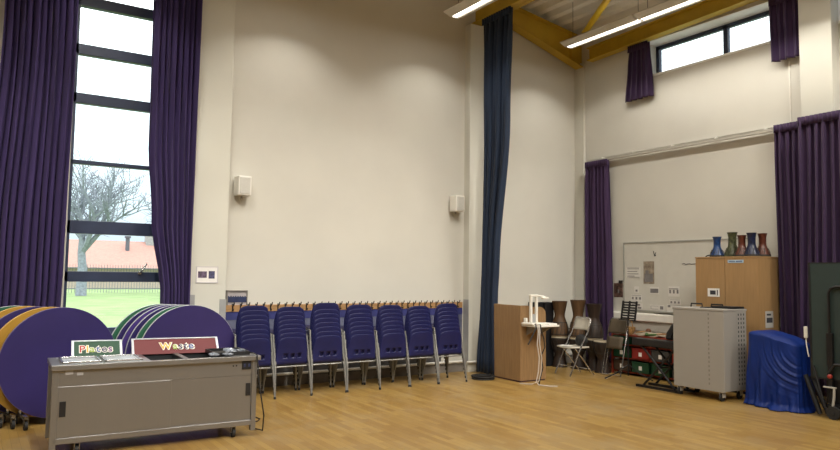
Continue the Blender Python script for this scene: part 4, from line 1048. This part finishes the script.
part('strap', MB().tube([(PX-.09, 4.16, .36), (PX-.09, 4.165, .25), (PX-.09, 4.18, .14)], .014, 6).box(PX-.1, PX-.07, 4.14, 4.28, .35, .365), mat('pale_strap', (.45, .44, .40), .7), tt, world=True, label='pale strap hanging by the wheel')
t = thing('net_post', 'small white clamp with a cord hanging at the edge of the green table', 'clamp', (PX-.03, 4.50, .90))
part('body', MB().box(-.015, .015, -.02, .02, 0, .14), M_WHITE, t, bevel=.008)
part('cord', MB().tube([(0, 0, .01), (0, -.005, -.08), (-.005, -.02, -.16), (0, -.03, -.22)], .007, 6), M_WHITE, t, smooth=True)

# ------------------------------------------------------------------ daylight
wd = bpy.data.worlds.new('overcast_sky'); sc.world = wd; wd.use_nodes = True
nt = wd.node_tree; N = nt.nodes; L = nt.links
bg = N['Background']
tc = N.new('ShaderNodeTexCoord'); sp = N.new('ShaderNodeSeparateXYZ'); L.new(tc.outputs['Generated'], sp.inputs[0])
rp = N.new('ShaderNodeValToRGB')
rp.color_ramp.elements[0].position = .0; rp.color_ramp.elements[0].color = (.70, .82, .93, 1)
rp.color_ramp.elements[1].position = .35; rp.color_ramp.elements[1].color = (1.0, 1.0, 1.0, 1)
L.new(sp.outputs['Z'], rp.inputs['Fac'])
L.new(rp.outputs['Color'], bg.inputs['Color'])
ms = N.new('ShaderNodeMapRange'); ms.inputs['From Min'].default_value = 0; ms.inputs['From Max'].default_value = .6
ms.inputs['To Min'].default_value = 1.1; ms.inputs['To Max'].default_value = 5.0
L.new(sp.outputs['Z'], ms.inputs['Value']); L.new(ms.outputs['Result'], bg.inputs['Strength'])
def portal(loc, rot, sx, sy):
    l = bpy.data.lights.new('window_portal', 'AREA'); l.shape = 'RECTANGLE'; l.size = sx; l.size_y = sy
    l.cycles.is_portal = True
    o = bpy.data.objects.new('window_portal', l); COL.objects.link(o); o.location = loc; o.rotation_euler = rot
portal(((WX0+WX1)/2, YW+.36, (WZ0+WZ1)/2), (-PI/2, 0, 0), WX1-WX0, WZ1-WZ0)
portal((XW+.48, 6.37, (EZ0+EZ1)/2), (0, PI/2, 0), EZ1-EZ0, 2.46)
portal((XW+.48, 3.51, (EZ0+EZ1)/2), (0, PI/2, 0), EZ1-EZ0, 2.22)

# ------------------------------------------------------------------ camera
yaw, pitch, roll, fpx = math.radians(57.1766), math.radians(4.1539), math.radians(.74709), 687.175
F = V((math.cos(pitch)*math.cos(yaw), math.cos(pitch)*math.sin(yaw), math.sin(pitch)))
r = V((math.sin(yaw), -math.cos(yaw), 0)); u = r.cross(F)
r2 = r*math.cos(roll)+u*math.sin(roll); u2 = -r*math.sin(roll)+u*math.cos(roll)
cd = bpy.data.cameras.new('camera'); cam = bpy.data.objects.new('camera', cd); COL.objects.link(cam)
cd.sensor_width = 36; cd.lens = fpx/840*36; cd.clip_start = .05; cd.clip_end = 500
Mx = Matrix((r2, u2, -F)).transposed().to_4x4(); Mx.translation = V((0, 0, 1.6))
cam.matrix_world = Mx
sc.camera = cam
sc.view_settings.view_transform = 'Standard'; sc.view_settings.look = 'None'
sc.view_settings.gamma = 1; sc.view_settings.use_curve_mapping = False
sc.view_settings.exposure = 0.0
sc.cycles.use_denoising = True
sc.cycles.max_bounces = 8; sc.cycles.diffuse_bounces = 5; sc.cycles.transparent_max_bounces = 8
sc.cycles.sample_clamp_indirect = 6
